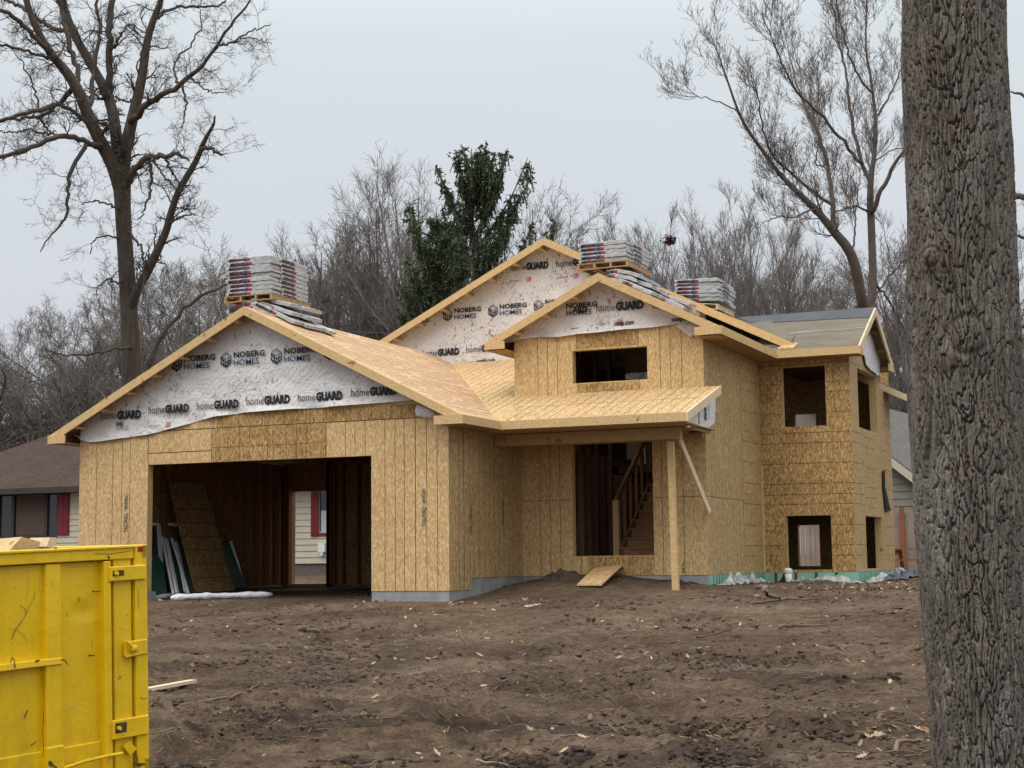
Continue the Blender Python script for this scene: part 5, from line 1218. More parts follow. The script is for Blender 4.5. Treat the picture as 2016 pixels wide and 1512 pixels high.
mb = MB(); x0_ = float(on(32, 1010, 1, NY)[0]); x1_ = float(on(88, 1010, 1, NY)[0]); mb.box((x0_, NY-.0, 1.6), (x1_, NY+.018, 3.0)); mb.build('blind', simple('brown_blind', (.085, .058, .045), .8), nb)
mb = MB(); mb.box((-6.42, NY-.05, 1.36), (-3.9, NY+.019, 1.47)); mb.build('window_sill', M['shutter'], nb)
mb = MB(); mb.box((-6.36, NY-.01, 1.47), (-4.0, NY+.019, 2.2)); mb.build('lower_sash', simple('pale_sash', (.42, .45, .47), .3), nb)
for u0, u1, z0_, z1_ in ((117, 138, 1.56, 3.1), (614, 628.5, 1.36, 3.1)):
    x0_, x1_ = float(on(u0, 1010, 1, NY)[0]), float(on(u1, 1010, 1, NY)[0]); mb = MB(); mb.box((x0_, NY-.07, z0_), (x1_, NY-.036, z1_))
    xm = (x0_+x1_)/2
    for a_, b_ in ((x0_+.04, xm-.02), (xm+.02, x1_-.04)):
        for c_, d__ in ((z0_+.05, z0_+.35), (z0_+.4, z0_+.95), (z0_+1.0, z1_-.06)): mb.box((a_, NY-.082, c_), (b_, NY-.0701, d__))
    mb.build('shutter', M['shutter'], nb)
mb = MB(); q = on(637, 1078, 1, NY); mb.box((q[0]-.12, NY-.16, q[2]-.15), (q[0]+.12, NY-.036, q[2]+.15)); mb.tube([(q[0], NY-.1, q[2]-.15), (q[0], NY-.1, q[2]-.26)], .06, 10); mb.build('meter_box', M['white_pvc'], nb)
cx_, ey, ez_ = -24.8, 19.4, 3.24; RZ = ez_+.55*5.6
mb = MB(); F_ = [(cx_, ey, ez_), (-1.4, ey, ez_), (-7, ey+5.6, RZ), (cx_+5.6, ey+5.6, RZ)]; Bk = [(cx_, ey+11.2, ez_), (-1.4, ey+11.2, ez_)]
mb.poly(F_); mb.poly([F_[0], F_[3], Bk[0]]); mb.poly([F_[1], Bk[1], F_[2]]); mb.poly([Bk[0], F_[3], F_[2], Bk[1]]); mb.poly([F_[0], Bk[0], Bk[1], F_[1]]); mb.build('roof', M['shingle'], nb)
mb = MB(); mb.box((-30, ey-.05, ez_-.19), (-1.4, ey-.0, ez_+.012)); mb.box((-30, ey+.001, ez_-.19), (-1.4, NY+.2, ez_-.16)); mb.build('gutter', M['dark_trim'], nb)
# roof wing continuing out of frame on the left
mb = MB(); mb.poly([(-40, ey, ez_), (cx_+.01, ey, ez_), (cx_+1.9, ey+1.9, ez_+1.04), (-40, ey+1.9, ez_+1.04)]); mb.poly([(-40, ey+1.9, ez_+1.04), (cx_+1.9, ey+1.9, ez_+1.04), (cx_+1.9, ey+11, ez_), (-40, ey+11, ez_)]); mb.build('roof', M['shingle'], nb)
# right neighbour
rn = thing('grey_house', 'grey beige sided house with grey gable roof behind the side wing', 'house', (15, 29, .2)); RY = 27.0
mb = MB(); z = .2; xl = 9.0
q = on(1762, 958, 1, RY); 
while z < 3.2:
    mb.hexa([(xl, RY-.035, z), (24, RY-.035, z), (24, RY+8, z), (xl, RY+8, z), (xl, RY-.01, z+.24), (24, RY-.01, z+.24), (24, RY+8, z+.24), (xl, RY+8, z+.24)]); z += .24
mb.build('siding', M['siding_g'], rn)
e0, e1 = on(1740, 895, 1, RY-.4), on(1795, 937, 1, RY-.4)
rz = lambda x: e0[2]+(e1[2]-e0[2])/(e1[0]-e0[0])*(x-e0[0])
mb = MB(); ex = float(e1[0])+1.2
mb.extrude([(5.5, RY-.4, rz(5.5)), (ex, RY-.4, rz(ex)), (ex, RY+9, rz(ex)), (5.5, RY+9, rz(5.5))][::-1], (0, 0, .12)); mb.build('roof', M['shingle_g'], rn)
mb = MB(); mb.extrude([(5.5, RY-.0, 3), (ex-.8, RY, 3.), (ex-.8, RY, rz(ex-.8)-.0), (5.5, RY, rz(5.5)-.0)], (0, .1, 0)); mb.build('gable_wall', M['siding_g'], rn)
mb = MB(); mb.hexa([(5.5, RY-.44, rz(5.5)-.2), (ex, RY-.44, rz(ex)-.2), (ex, RY-.4, rz(ex)-.2), (5.5, RY-.4, rz(5.5)-.2), (5.5, RY-.44, rz(5.5)+.1), (ex, RY-.44, rz(ex)+.1), (ex, RY-.4, rz(ex)+.1), (5.5, RY-.4, rz(5.5)+.1)]); mb.build('rake_board', M['siding'], rn)
P = [on(u, v, 1, RY-.42) for u, v in ((1755, 888), (1790, 888), (1790, 932), (1757, 900))]
# a second, nearer slope of grey roof seen over the eave
mb = MB(); q0, q1 = on(1752, 893, 1, RY+1), on(1800, 893, 1, RY+1)
mb.extrude([(8, RY-.4, rz(8)+.1), (ex, RY-.4, rz(ex)+.1), (ex, RY+5, 4.9), (8, RY+5, 4.9+1)], (0, 0, .05)); mb.build('roof', M['shingle_g'], rn)
mb = MB(); mb.tube([(on(1761, 884, 1, RY+3)[0], RY+3, 4.2), (on(1761, 884, 1, RY+3)[0], RY+3, float(on(1761, 884, 1, RY+3)[2]))], .12, 10); mb.build('roof_vent', M['white_pvc'], rn)
fn = thing('wood_fence', 'weathered vertical board fence with red-brown posts behind the house', 'fence', (15, 22, .1)); FY = 22.0
mb = MB(); x = 6.0; r_ = random.Random(2)
while x < 30:
    w_ = .14; mb.box((x, FY+r_.uniform(-.006, .006), .06), (x+w_, FY+.025, 1.78+r_.uniform(-.015, .015))); x += w_+.012
mb.build('fence_boards', M['fence'], fn)
mb = MB(); mb.box((6, FY+.04, .5), (30, FY+.08, .6)); mb.box((6, FY+.04, 1.4), (30, FY+.08, 1.5)); mb.build('fence_rail', M['fence'], fn)
x = float(on(1777, 1040, 1, FY)[0])
for k in range(-2, 6): mb = MB(); mb.box((x+k*2.3-.07, FY-.09, 0), (x+k*2.3+.07, FY-.01, 1.95)); mb.build('fence_post', M['fence_post'], fn)
tb_ = on(1785, 1092, 1, 15.5); tx = float(tb_[0])+.5; tz = gz(tx, 15.5)
pt_ = thing('picnic_table', 'low wooden picnic table between the side wing and the fence', 'table', (tx, 15.5, tz))
def tp(name, a_, b_, m_='lumber_d'): mb = MB(); mb.box(tuple(np.array(a_)+np.array((tx, 15.5, tz))), tuple(np.array(b_)+np.array((tx, 15.5, tz)))); mb.build(name, M[m_], pt_)
for k in range(5): tp('table_top', (-.9, -.38+k*.155, .70), (.9, -.24+k*.155, .74))
for s_ in (-1, 1): tp('bench', (-.9, s_*.68-.12, .42), (.9, s_*.68+.12, .46)); 
for s_ in (-.7, .7):
    for q_ in (-1, 1):
        mb = MB(); mb.beam((tx+s_, 15.5+q_*.6, tz), (tx+s_, 15.5+q_*.22, tz+.69), .04, .09, (1, 0, 0)); mb.build('leg', M['lumber_d'], pt_)
# ------------------------------------------------------------------ trees
class Tubes:
    def __init__(s): s.V = []; s.F = []; s.n = 0
    def add(s, P, R, sides):
        P = np.asarray(P, float); R = np.asarray(R, float); m_, n, _ = P.shape
        T = np.empty_like(P); T[:, 1:-1] = P[:, 2:]-P[:, :-2]; T[:, 0] = P[:, 1]-P[:, 0]; T[:, -1] = P[:, -1]-P[:, -2]
        T /= np.linalg.norm(T, axis=2, keepdims=True)+1e-9
        D = P[:, -1]-P[:, 0]; D /= np.linalg.norm(D, axis=1, keepdims=True)+1e-9
        ref = np.where(np.abs(D[:, 2:3]) < .8, np.array([[0, 0, 1.]]), np.array([[1., 0, 0]]))[:, None]
        A = np.cross(T, ref); A /= np.linalg.norm(A, axis=2, keepdims=True)+1e-9; B = np.cross(T, A)
        q = np.arange(sides)*2*np.pi/sides
        V = P[:, :, None]+R[:, :, None, None]*(np.cos(q)[None, None, :, None]*A[:, :, None]+np.sin(q)[None, None, :, None]*B[:, :, None])
        i = np.arange(n-1)[:, None]; j = np.arange(sides)[None]; j2 = (j+1) % sides
        f = np.stack([i*sides+j, i*sides+j2, (i+1)*sides+j2, (i+1)*sides+j], -1).reshape(-1, 4)
        Fc = (f[None]+(np.arange(m_)*n*sides)[:, None, None]+s.n).reshape(-1, 4)
        s.V.append(V.reshape(-1, 3)); s.F.append(Fc); s.n += m_*n*sides
    def mesh(s, name, mats, parent=None, mi=None, local=False):
        o = raw_mesh(name, np.vstack(s.V), np.vstack(s.F), mats, parent, mi, smooth=True, uv=False, local=local); return o
def unit(a): return a/(np.linalg.norm(a, axis=-1, keepdims=True)+1e-9)
def sprout(r, P, R, k, t0=.2, t1=1., ang=(50, 14), lr=.5, lmin=0, rr=.5, n=5, wig=.18, up=.1, tip=.35, rmin=.003, taper=.55, flat=0):
    """children of many limbs at once. P (M,n,3), R (M,n)"""
    M_, m_, _ = P.shape; idx = np.repeat(np.arange(M_), k); C_ = len(idx)
    tt = r.uniform(t0, t1, C_)*(m_-1); i = np.minimum(tt.astype(int), m_-2); f = (tt-i)[:, None]
    p = P[idx, i]*(1-f)+P[idx, i+1]*f; rad_ = R[idx, i]*(1-f[:, 0])+R[idx, i+1]*f[:, 0]
    T = unit(P[idx, i+1]-P[idx, i]); rv = r.normal(size=(C_, 3)); pe = unit(rv-(rv*T).sum(1, keepdims=True)*T)
    a = np.radians(r.normal(ang[0], ang[1], C_))[:, None]; d = unit(np.cos(a)*T+np.sin(a)*pe)
    Ls = np.linalg.norm(np.diff(P, axis=1), axis=2).sum(1)[idx]*lr*(1-taper*tt/(m_-1))*r.uniform(.55, 1.3, C_)
    Ls = np.maximum(Ls, lmin*r.uniform(.6, 1.3, C_))
    Q = np.empty((C_, n, 3)); Q[:, 0] = p
    for j in range(1, n):
        d = unit(d+wig*r.normal(size=(C_, 3))+np.array([0, 0, up])); Q[:, j] = Q[:, j-1]+d*(Ls/(n-1))[:, None]
    r0 = np.maximum(rad_*rr, rmin); RR_ = r0[:, None]*np.linspace(1, tip, n)[None]; RR_ = np.maximum(RR_, rmin*.7)
    return Q, RR_
def resample(P, n):
    P = np.asarray(P, float); s = np.r_[0, np.cumsum(np.linalg.norm(np.diff(P[:, :3], axis=0), axis=1))]; q = np.linspace(0, s[-1], n)
    return np.stack([np.interp(q, s, P[:, k]) for k in range(P.shape[1])], -1)
def smooth_line(P, it=2):
    P = np.asarray(P, float)
    for _ in range(it):
        Q = [P[0]]
        for a, b_ in zip(P, P[1:]): Q += [a*.75+b_*.25, a*.25+b_*.75]
        Q.append(P[-1]); P = np.array(Q)
    return P
def trace(pts, D, dz, r=None, jit=0.): # pts (u,v,width px) at distance D; dz: (start,end) depth offset in metres
    n = len(pts); out_ = []
    for i, (u, v, w_) in enumerate(pts):
        d = D+dz[0]+(dz[1]-dz[0])*i/(n-1); p = at(u, v, d); out_.append((*p, w_/2/F*d))
    return smooth_line(out_, 2)

# --- the big oak behind the garage
D_ = 45.; rO = np.random.RandomState(21)
oak = [([(262, 1110, 56), (261, 1000, 50), (259, 740, 38), (255, 620, 34), (247, 500, 31), (242, 420, 30), (240, 360, 35), (238, 330, 38)], (0, 0)),
 ([(240, 380, 30), (225, 325, 29), (198, 281, 25), (175, 231, 23), (155, 179, 23), (132, 142, 19), (99, 106, 16), (73, 60, 14), (50, 0, 12), (30, -90, 9)], (0, -1.5)),
 ([(240, 370, 30), (232, 298, 24), (225, 232, 22), (212, 185, 20), (179, 126, 17), (142, 63, 16), (122, 0, 14), (105, -90, 10)], (0, 1.5)),
 ([(218, 205, 16), (215, 165, 14), (217, 99, 13), (213, 50, 13), (222, 0, 12), (230, -90, 8)], (.6, 2)),
 ([(241, 370, 30), (243, 310, 26), (261, 232, 22), (281, 149, 18), (288, 83, 15), (304, 33, 13), (318, 0, 11), (335, -80, 8)], (0, -.5)),
 ([(262, 236, 15), (274, 226, 14), (298, 198, 12), (330, 180, 11), (360, 162, 10), (394, 136, 8), (427, 89, 6), (463, 36, 5), (505, -12, 3)], (-.2, -2.5)),
 ([(425, 92, 5), (456, 84, 4), (490, 63, 3), (531, 49, 2)], (-1.8, -2.6)), ([(455, 86, 3), (490, 70, 2.4), (512, 78, 2), (535, 87, 1.5)], (-2, -2.2)),
 ([(310, 36, 8), (330, 19, 6), (344, 14, 5), (390, 16, 5), (430, 10, 4), (455, -5, 3)], (-.4, 1.5)),
 ([(352, 165, 5), (341, 139, 4.5), (347, 116, 4), (370, 93, 3.5), (394, 60, 3), (395, 20, 2)], (-1.2, .8)),
 ([(357, 169, 5), (367, 198, 4), (362, 232, 3), (359, 255, 2)], (-1.2, -1.6)), ([(377, 155, 4), (397, 172, 3), (417, 182, 2.4), (442, 181, 1.6)], (-1.5, -2.5)),
 ([(250, 368, 16), (262, 338, 15), (276, 320, 13), (291, 307, 12), (324, 310, 10), (347, 299, 8), (362, 308, 7), (372, 316, 4)], (0, -2)),
 ([(326, 311, 6), (341, 344, 4.5), (352, 364, 3.5), (362, 378, 2.5)], (-1, -1.2)), ([(292, 312, 8), (298, 344, 6), (296, 390, 5), (284, 402, 4), (284, 423, 3), (270, 432, 2)], (-.8, -1.4)),
 ([(299, 312, 4), (327, 351, 4), (347, 374, 3.4)], (-.8, -1.6)),
 ([(262, 600, 20), (268, 571, 18), (289, 540, 17), (306, 502, 17), (328, 455, 15), (334, 427, 14), (351, 374, 13), (387, 318, 12), (400, 281, 10), (414, 256, 7), (422, 245, 5), (423, 228, 3)], (0, -2.2)),
 ([(399, 292, 8), (417, 292, 7), (430, 303, 6), (440, 305, 2), (450, 302, 1.4)], (-2, -2.6)), ([(337, 438, 5), (350, 429, 4), (357, 427, 4), (383, 421, 2.4)], (-1.4, -2.2)),
 ([(190, 290, 13), (182, 284, 12), (155, 271, 11), (126, 266, 11), (96, 275, 10), (50, 294, 9), (0, 311, 8), (-60, 325, 6)], (-.2, -2.5)),
 ([(174, 284, 9), (145, 321, 8), (136, 345, 8), (132, 364, 7), (134, 423, 6), (118, 447, 4), (95, 466, 3), (79, 496, 2)], (-.5, -1.5)),
 ([(176, 246, 9), (160, 232, 8), (142, 218, 8), (116, 205, 9), (90, 212, 10), (76, 218, 9), (33, 228, 8), (0, 237, 7), (-60, 248, 5)], (-.2, -1.5)),
 ([(148, 172, 11), (130, 190, 10), (112, 206, 9), (94, 224, 8), (70, 232, 6), (33, 232, 6), (0, 240, 5)], (-.4, 1.2)),
 ([(134, 144, 12), (100, 104, 11), (60, 62, 10), (33, 36, 9), (0, 17, 8), (-60, -10, 6)], (-.6, -2.6)),
 ([(122, 62, 10), (99, 53, 9), (73, 38, 8), (43, 13, 8), (0, -6, 6)], (1, 2.5)), ([(102, 118, 7), (66, 106, 6), (33, 93, 6), (0, 88, 5), (-60, 84, 4)], (-1, -2)),
 ([(180, 202, 10), (184, 190, 9), (180, 165, 9), (189, 116, 8), (196, 66, 7), (192, 0, 6), (188, -60, 4)], (.4, 1.8)), ([(158, 158, 9), (150, 130, 10), (136, 92, 10), (130, 50, 11), (118, 0, 11), (100, -80, 7)], (-.6, .6)),
 ([(75, 232, 5), (92, 250, 4), (99, 262, 3), (110, 258, 2)], (-1, -.4)), ([(120, 266, 5), (90, 262, 4), (50, 255, 4), (20, 262, 3), (-10, 255, 2)], (-1.4, .5)),
 ([(76, 214, 4), (70, 180, 3.6), (52, 140, 3), (38, 110, 2), (14, 90, 1.6)], (-1, .4)), ([(222, 96, 4), (250, 48, 3), (268, 52, 3), (290, 70, 2)], (1.6, .6)), ([(226, 92, 5), (232, 74, 4), (241, 64, 3)], (1.4, 1.)),
 ([(262, 190, 5), (256, 205, 4), (240, 196, 4), (226, 190, 3)], (-.2, .3)), ([(228, 410, 4), (200, 398, 3.5), (176, 396, 2.6), (160, 402, 2)], (0, -1.5)), ([(256, 458, 5), (268, 470, 5), (280, 492, 5), (284, 520, 4.5), (282, 560, 4), (280, 600, 2.5)], (0, -1.2)),
 ([(232, 560, 4), (214, 545, 3.4), (196, 560, 2.5), (186, 585, 2)], (0, -1.3)), ([(230, 470, 4), (205, 462, 3.4), (185, 470, 2.6), (178, 500, 2)], (0, -1)), ([(258, 680, 6), (210, 690, 5), (160, 700, 4), (110, 697, 3), (80, 690, 2)], (0, -2)),
 ([(270, 800, 10), (300, 690, 9), (340, 625, 8), (400, 580, 6), (450, 560, 4), (480, 530, 2)], (.4, 3))]
def big_tree(name, label, limbs, D, seeds, mats, kw, base_uv):
    loc = at(*base_uv, D); loc[2] = gz(loc[0], loc[1]); T = thing(name, label, 'tree', tuple(map(float, loc)))
    r = np.random.RandomState(seeds); tk = Tubes(); br = Tubes(); tw = Tubes()
    L0 = []
    def pjx(P): q = P-CAM; f_ = q@FW; return np.stack([1008+F*(q@RR)/f_, 756-F*(q@UU)/f_, f_], -1)
    for i_, (p, z) in enumerate(limbs):
        if i_ > 0 and kw.get('lw'): limbs[i_] = ([(u, v, w_*kw['lw']) for u, v, w_ in p], z)
    for p, z in limbs:           # each limb starts at the depth of the limb it grows from
        if L0:
            A_ = np.vstack([pjx(l[:, :3]) for l in L0]); k_ = np.argmin(np.hypot(A_[:, 0]-p[0][0], A_[:, 1]-p[0][1])); z = (A_[k_, 2]-D, z[1]+A_[k_, 2]-D-z[0])
            p = [(A_[k_, 0], A_[k_, 1], p[0][2])]+list(p) if math.hypot(A_[k_, 0]-p[0][0], A_[k_, 1]-p[0][1]) > 3 else p
        L0.append(trace(p, D, z))
    for k, a in enumerate(L0):
        n = 26; b_ = resample(a, n)
        if k and b_[0, 3] < .12: b_[1:-1, :3] += r.normal(0, kw.get('kink', .02), (n-2, 3))
        (tk if k == 0 else br).add(b_[None, :, :3], b_[None, :, 3], 14 if b_[0, 3] > .12 else 8)
    S0 = [resample(a, 16) for a in L0[1:]]; Pm = np.array([s[:, :3] for s in S0]); Rm = np.array([s[:, 3] for s in S0])
    ln_ = np.linalg.norm(np.diff(Pm, axis=1), axis=2).sum(1)
    C1P, C1R = [], []
    for i in range(len(Pm)):
        k = max(3, int(ln_[i]*kw['dens1'])); q, w_ = sprout(r, Pm[i:i+1], Rm[i:i+1], k, *kw['t1'], kw['a1'], 0, kw['l1'], kw['r1'], 8, kw['wig'], kw['up1'], .3, .008); C1P.append(q); C1R.append(w_)
    P1, R1 = np.vstack(C1P), np.vstack(C1R); br.add(P1, R1*kw.get('thin', 1), 5)
    P2, R2 = sprout(r, P1, R1, kw['k2'], .15, 1, kw['a2'], kw['lr2'], kw['l2'], .6, 6, kw['wig'], kw['up2'], .45, .0048); tw.add(P2, R2, 4)
    P3, R3 = sprout(r, P2, R2, kw['k3'], .15, 1, kw['a2'], kw['lr3'], kw['l3'], .7, 4, kw['wig'], kw['up2'], .5, .0036); tw.add(P3, R3, 3)
    if kw.get('buds'):
        P4, R4 = sprout(r, P3, R3, kw['buds'], .3, 1, (40, 15), 0, .10, 1, 3, .1, .25, .6, .0052); tw.add(P4, R4, 3)
    tk.mesh('trunk', mats[0], T); br.mesh('branches', mats[0], T); tw.mesh('crown', mats[1], T); return T
big_tree('oak_tree', 'tall bare gnarled oak with forked trunk behind the garage', oak, D_, 21, (M['bark_oak'], M['bark_oak']),
  dict(dens1=3.6, t1=(.06, 1.), a1=(56, 16), l1=.95, r1=.28, thin=.85, wig=.27, up1=.07, k2=6, a2=(52, 16), lr2=.5, l2=.34, up2=.06, k3=5, lr3=.55, l3=.17, kink=.025), (262, 1110))
mp_ = [([(1708, 1110, 60), (1708, 900, 50), (1707, 700, 44), (1706, 640, 42), (1704, 600, 40)], (0, 0)),
 ([(1700, 610, 26), (1692, 560, 27), (1677, 496, 26), (1644, 459, 22), (1611, 417, 17), (1571, 380, 14), (1531, 340, 11), (1498, 291, 9.5), (1465, 248, 8), (1445, 198, 6), (1426, 139, 4), (1397, 63, 2)], (0, -3)),
 ([(1712, 610, 24), (1719, 560, 21), (1718, 520, 19), (1715, 430, 19), (1713, 397, 18), (1714, 350, 14), (1723, 298, 11), (1725, 231, 9), (1718, 185, 7), (1713, 139, 6), (1703, 99, 5), (1707, 0, 4), (1708, -80, 2)], (0, .5)),
 ([(1713, 355, 11), (1694, 317, 10), (1684, 264, 9), (1670, 198, 7.5), (1670, 159, 6), (1655, 100, 5), (1642, 30, 4), (1636, -40, 2)], (.3, 2)),
 ([(1692, 320, 9), (1654, 271, 8), (1611, 221, 7), (1571, 185, 6), (1545, 139, 5), (1518, 73, 3), (1500, 20, 1.8)], (.6, -2)),
 ([(1721, 420, 13), (1740, 364, 11), (1760, 324, 9), (1780, 298, 7.5), (1812, 250, 6), (1840, 170, 4), (1850, 80, 2)], (0, -1.5)),
 ([(1726, 230, 6), (1746, 198, 5), (1766, 155, 4), (1786, 95, 3), (1800, 20, 2)], (.3, 1.5)), ([(1713, 180, 6), (1677, 132, 5), (1660, 66, 4), (1644, 0, 3), (1640, -60, 2)], (.3, -1.5)),
 ([(1642, 457, 14), (1641, 430, 13), (1639, 397, 12), (1634, 347, 11), (1614, 281, 9), (1604, 245, 8), (1578, 198, 5), (1562, 140, 3), (1550, 90, 1.6)], (-.8, 1.5)),
 ([(1636, 403, 9), (1598, 374, 7.5), (1551, 337, 6.5), (1518, 307, 5.5), (1498, 231, 4.5), (1498, 198, 3.5), (1480, 150, 2)], (-.4, -3.6)),
 ([(1449, 218, 4), (1412, 198, 3), (1370, 188, 2.4), (1333, 175, 1.4)], (-2.4, -3)), ([(1604, 330, 4), (1611, 280, 3.4), (1612, 200, 3), (1610, 120, 2)], (-1, .8)),
 ([(1706, 414, 6), (1690, 408, 5), (1677, 408, 4.5), (1655, 414, 4), (1644, 418, 3)], (0, -.8)), ([(1680, 500, 5), (1683, 440, 4), (1690, 380, 3), (1693, 330, 2)], (-1, -1.5)),
 ([(1600, 412, 5), (1560, 430, 4), (1530, 425, 3), (1500, 440, 2)], (-2, -3)), ([(1700, 345, 4), (1740, 300, 3), (1775, 290, 2.4), (1800, 300, 2)], (0, 1)),
 ([(1724, 560, 7), (1750, 590, 6), (1775, 640, 5), (1800, 690, 4)], (0, 1.)), ([(1722, 580, 6), (1760, 530, 5), (1800, 500, 4), (1850, 480, 2)], (0, 2))]
big_tree('maple_tree', 'tall bare maple with budding twigs left of the near trunk', mp_, 42., 33, (M['bark_maple'], M['twig_red']),
  dict(dens1=4.4, t1=(.25, 1.), a1=(38, 12), l1=.95, r1=.22, lw=.78, thin=.8, wig=.11, up1=.16, k2=8, a2=(36, 12), lr2=.5, l2=.42, up2=.16, k3=3, lr3=.55, l3=.24, buds=2), (1708, 1110))

# --- near oak trunk with ridged bark
TX, TY = 18.96, -15.55
def trunk_near():
    loc = (TX, TY, gz(TX, TY)-.05); T = thing('oak_tree', 'massive near oak trunk with deeply furrowed grey bark at right', 'tree', loc)
    na, nz = 520, 1150; z = np.linspace(-1.3, 5.2, nz); th = np.arange(na)*2*math.pi/na
    Z, A = np.meshgrid(z, th, indexing='ij')
    # centre line and radius from the outline in the picture
    rows = [(-120, 1771, 1982), (0, 1772, 1982), (120, 1770, 1984), (280, 1778, 1992), (420, 1782, 1997), (520, 1784, 2001), (640, 1784, 2008), (760, 1788, 2016), (900, 1793, 2022), (1050, 1801, 2028), (1200, 1815, 2034), (1350, 1826, 2042), (1512, 1838, 2052), (1600, 1838, 2068), (1660, 1826, 2090)]
    cz_, cx_, cr_ = [], [], []
    for v, a, b_ in rows[::-1]:
        c = (a+b_)/2; p = at(c, v, 9.0); cz_.append(p[2]); cx_.append(p-np.array((TX, TY, 0))); cr_.append((b_-a)/2/F*9.0)
    cx_ = np.array(cx_); off = np.stack([np.interp(Z, cz_, cx_[:, 0]), np.interp(Z, cz_, cx_[:, 1])], -1); R0 = np.interp(Z, cz_, cr_)
    C_ = .31*2*math.pi
    def worley(u, v, nu, seed):       # u periodic with nu cells
        rs = np.random.RandomState(seed); nvv = int(v.max()-v.min())+6; jx = rs.rand(nvv, nu); jy = rs.rand(nvv, nu); v0 = math.floor(v.min())-2
        ui = np.floor(u).astype(int); vi = np.floor(v).astype(int); d1 = np.full(u.shape, 9.); d2 = np.full(u.shape, 9.); hid = np.zeros(u.shape)
        for a in (-1, 0, 1):
            for b_ in (-1, 0, 1):
                cu = (ui+a) % nu; cv = np.clip(vi+b_-v0, 0, nvv-1); px = ui+a+jx[cv, cu]; py = vi+b_+jy[cv, cu]; d = np.hypot(u-px, v-py)
                m1 = d < d1; d2 = np.where(m1, d1, np.minimum(d2, d)); hid = np.where(m1, jx[cv, cu], hid); d1 = np.where(m1, d, d1)
        return d1, d2, hid
    U = A/(2*math.pi)
    cxx, syy = np.cos(A)*2.2, np.sin(A)*2.2
    wa = fbm(cxx+Z*2.0, syy+Z*1.3, 3, 5); wb = fbm(cxx*2+9, syy*2+Z*3.1, 3, 8); wc = fbm(cxx*4+Z*8, syy*4-Z*7, 2, 18)
    nu = 70; u1 = (U*nu+1.1*wa+.3*wc) % nu; v1 = Z*6.4+.9*wb+.35*wc
    d1, d2, hid = worley(u1, v1, nu, 3); e = d2-d1; ridge = sstep(.01, .17, e)**.8
    nu2 = 96; u2 = (U*nu2+1.1*wa+.5*wc) % nu2; q1, q2, h2 = worley(u2, Z*22+1.2*wb, nu2, 9); r2 = sstep(.0, .22, q2-q1)
    # long vertical furrows
    lf = np.abs(fbm(cxx*7+.35*wb+Z*.35, syy*7-Z*.3, 2, 31)); lf = sstep(0, .13, lf)
    fine = fbm(cxx*16+Z*9, syy*16+Z*30, 3, 41)
    # burls
    def bump_(u, v, s, h):
        p = at(u, v, 8.7); az = math.atan2(p[1]-(TY+np.interp(p[2], cz_, cx_[:, 1])), p[0]-(TX+np.interp(p[2], cz_, cx_[:, 0])))
        d = (np.angle(np.exp(1j*(A-az)))*.31/s)**2+((Z-p[2])/s)**2; return d, h*np.exp(-d)
    dis = (.55*ridge+.10*r2*ridge+.48*lf*ridge+.10*hid*ridge)*.031+.0022*fine+.010*fbm(cxx*.9, syy*.9+Z*1.4, 2, 60)
    for u, v, s, h in ((1806, 500, .075, .05), (1905, 660, .14, .03), (1870, 700, .10, .02)):
        d, g_ = bump_(u, v, s, h); dis = dis+g_-.016*np.exp(-(np.sqrt(d)-.75)**2/.02)*ridge*(h > .02)
    Rr = R0-.048+dis
    V = np.stack([TX+off[..., 0]+Rr*np.cos(A), TY+off[..., 1]+Rr*np.sin(A), Z], -1).reshape(-1, 3)
    i = (np.arange(nz-1)[:, None]*na+np.arange(na)[None]); i2 = (np.arange(nz-1)[:, None]*na+((np.arange(na)+1) % na)[None])
    Fc = np.stack([i, i2, i2+na, i+na], -1).reshape(-1, 4)
    to = raw_mesh('trunk', V, Fc, M['bark_near'], T, smooth=True, uv=False)
    tone = .5+.26*(hid-.5)+.2*(h2-.5)+.10*fine; red = .5+.12*(vn(hid*40, h2*9, 3)); C3 = np.stack([tone+.02*(red-.5), tone-.03*(red-.5), tone-.10*(red-.5), tone*0+1], -1).clip(0, 1)
    ca_ = to.data.color_attributes.new('plate', 'FLOAT_COLOR', 'POINT'); ca_.data.foreach_set('color', C3.astype(np.float32).ravel())
    r = np.random.RandomState(8); top = np.array([TX+off[-1, 0, 0], TY+off[-1, 0, 1], 5.2]); limbs = []; tk = Tubes(); tw = Tubes()
    for k, (dx, dy, dz_, r0) in enumerate(((.35, .2, 6, .30), (2.6, .6, 4.6, .17), (-1.8, -1.8, 5.2, .16), (.5, -2.8, 4.0, .15))):
        p = top+np.array((0, 0, -.3)); q = np.array([p+np.array((dx*f_, dy*f_, dz_*f_**.8)) for f_ in np.linspace(0, 1, 12)]); q[2:] += r.normal(0, .06, (10, 3)); limbs.append(q); tk.add(q[None], np.linspace(r0, r0*.3, 12)[None], 12)
    Pm = np.array(limbs); Rm = np.array([np.linspace(.2, .06, 12)]*4)
    P1, R1 = sprout(r, Pm, Rm, 9, .3, 1, (55, 12), .4, 0, .4, 7, .2, .1); P2, R2 = sprout(r, P1, R1, 7, .2, 1, (50, 12), .5, 0, .5, 5, .2, .05); tk.add(P1, R1, 6); tw.add(P2, R2, 4)
    P3, R3 = sprout(r, P2, R2, 5, .2, 1, (50, 12), .5, 0, .6, 4, .2, .05); tw.add(P3, R3, 3)
    tk.mesh('limbs', M['bark_oak'], T); tw.mesh('crown', M['bark_oak'], T)
trunk_near()

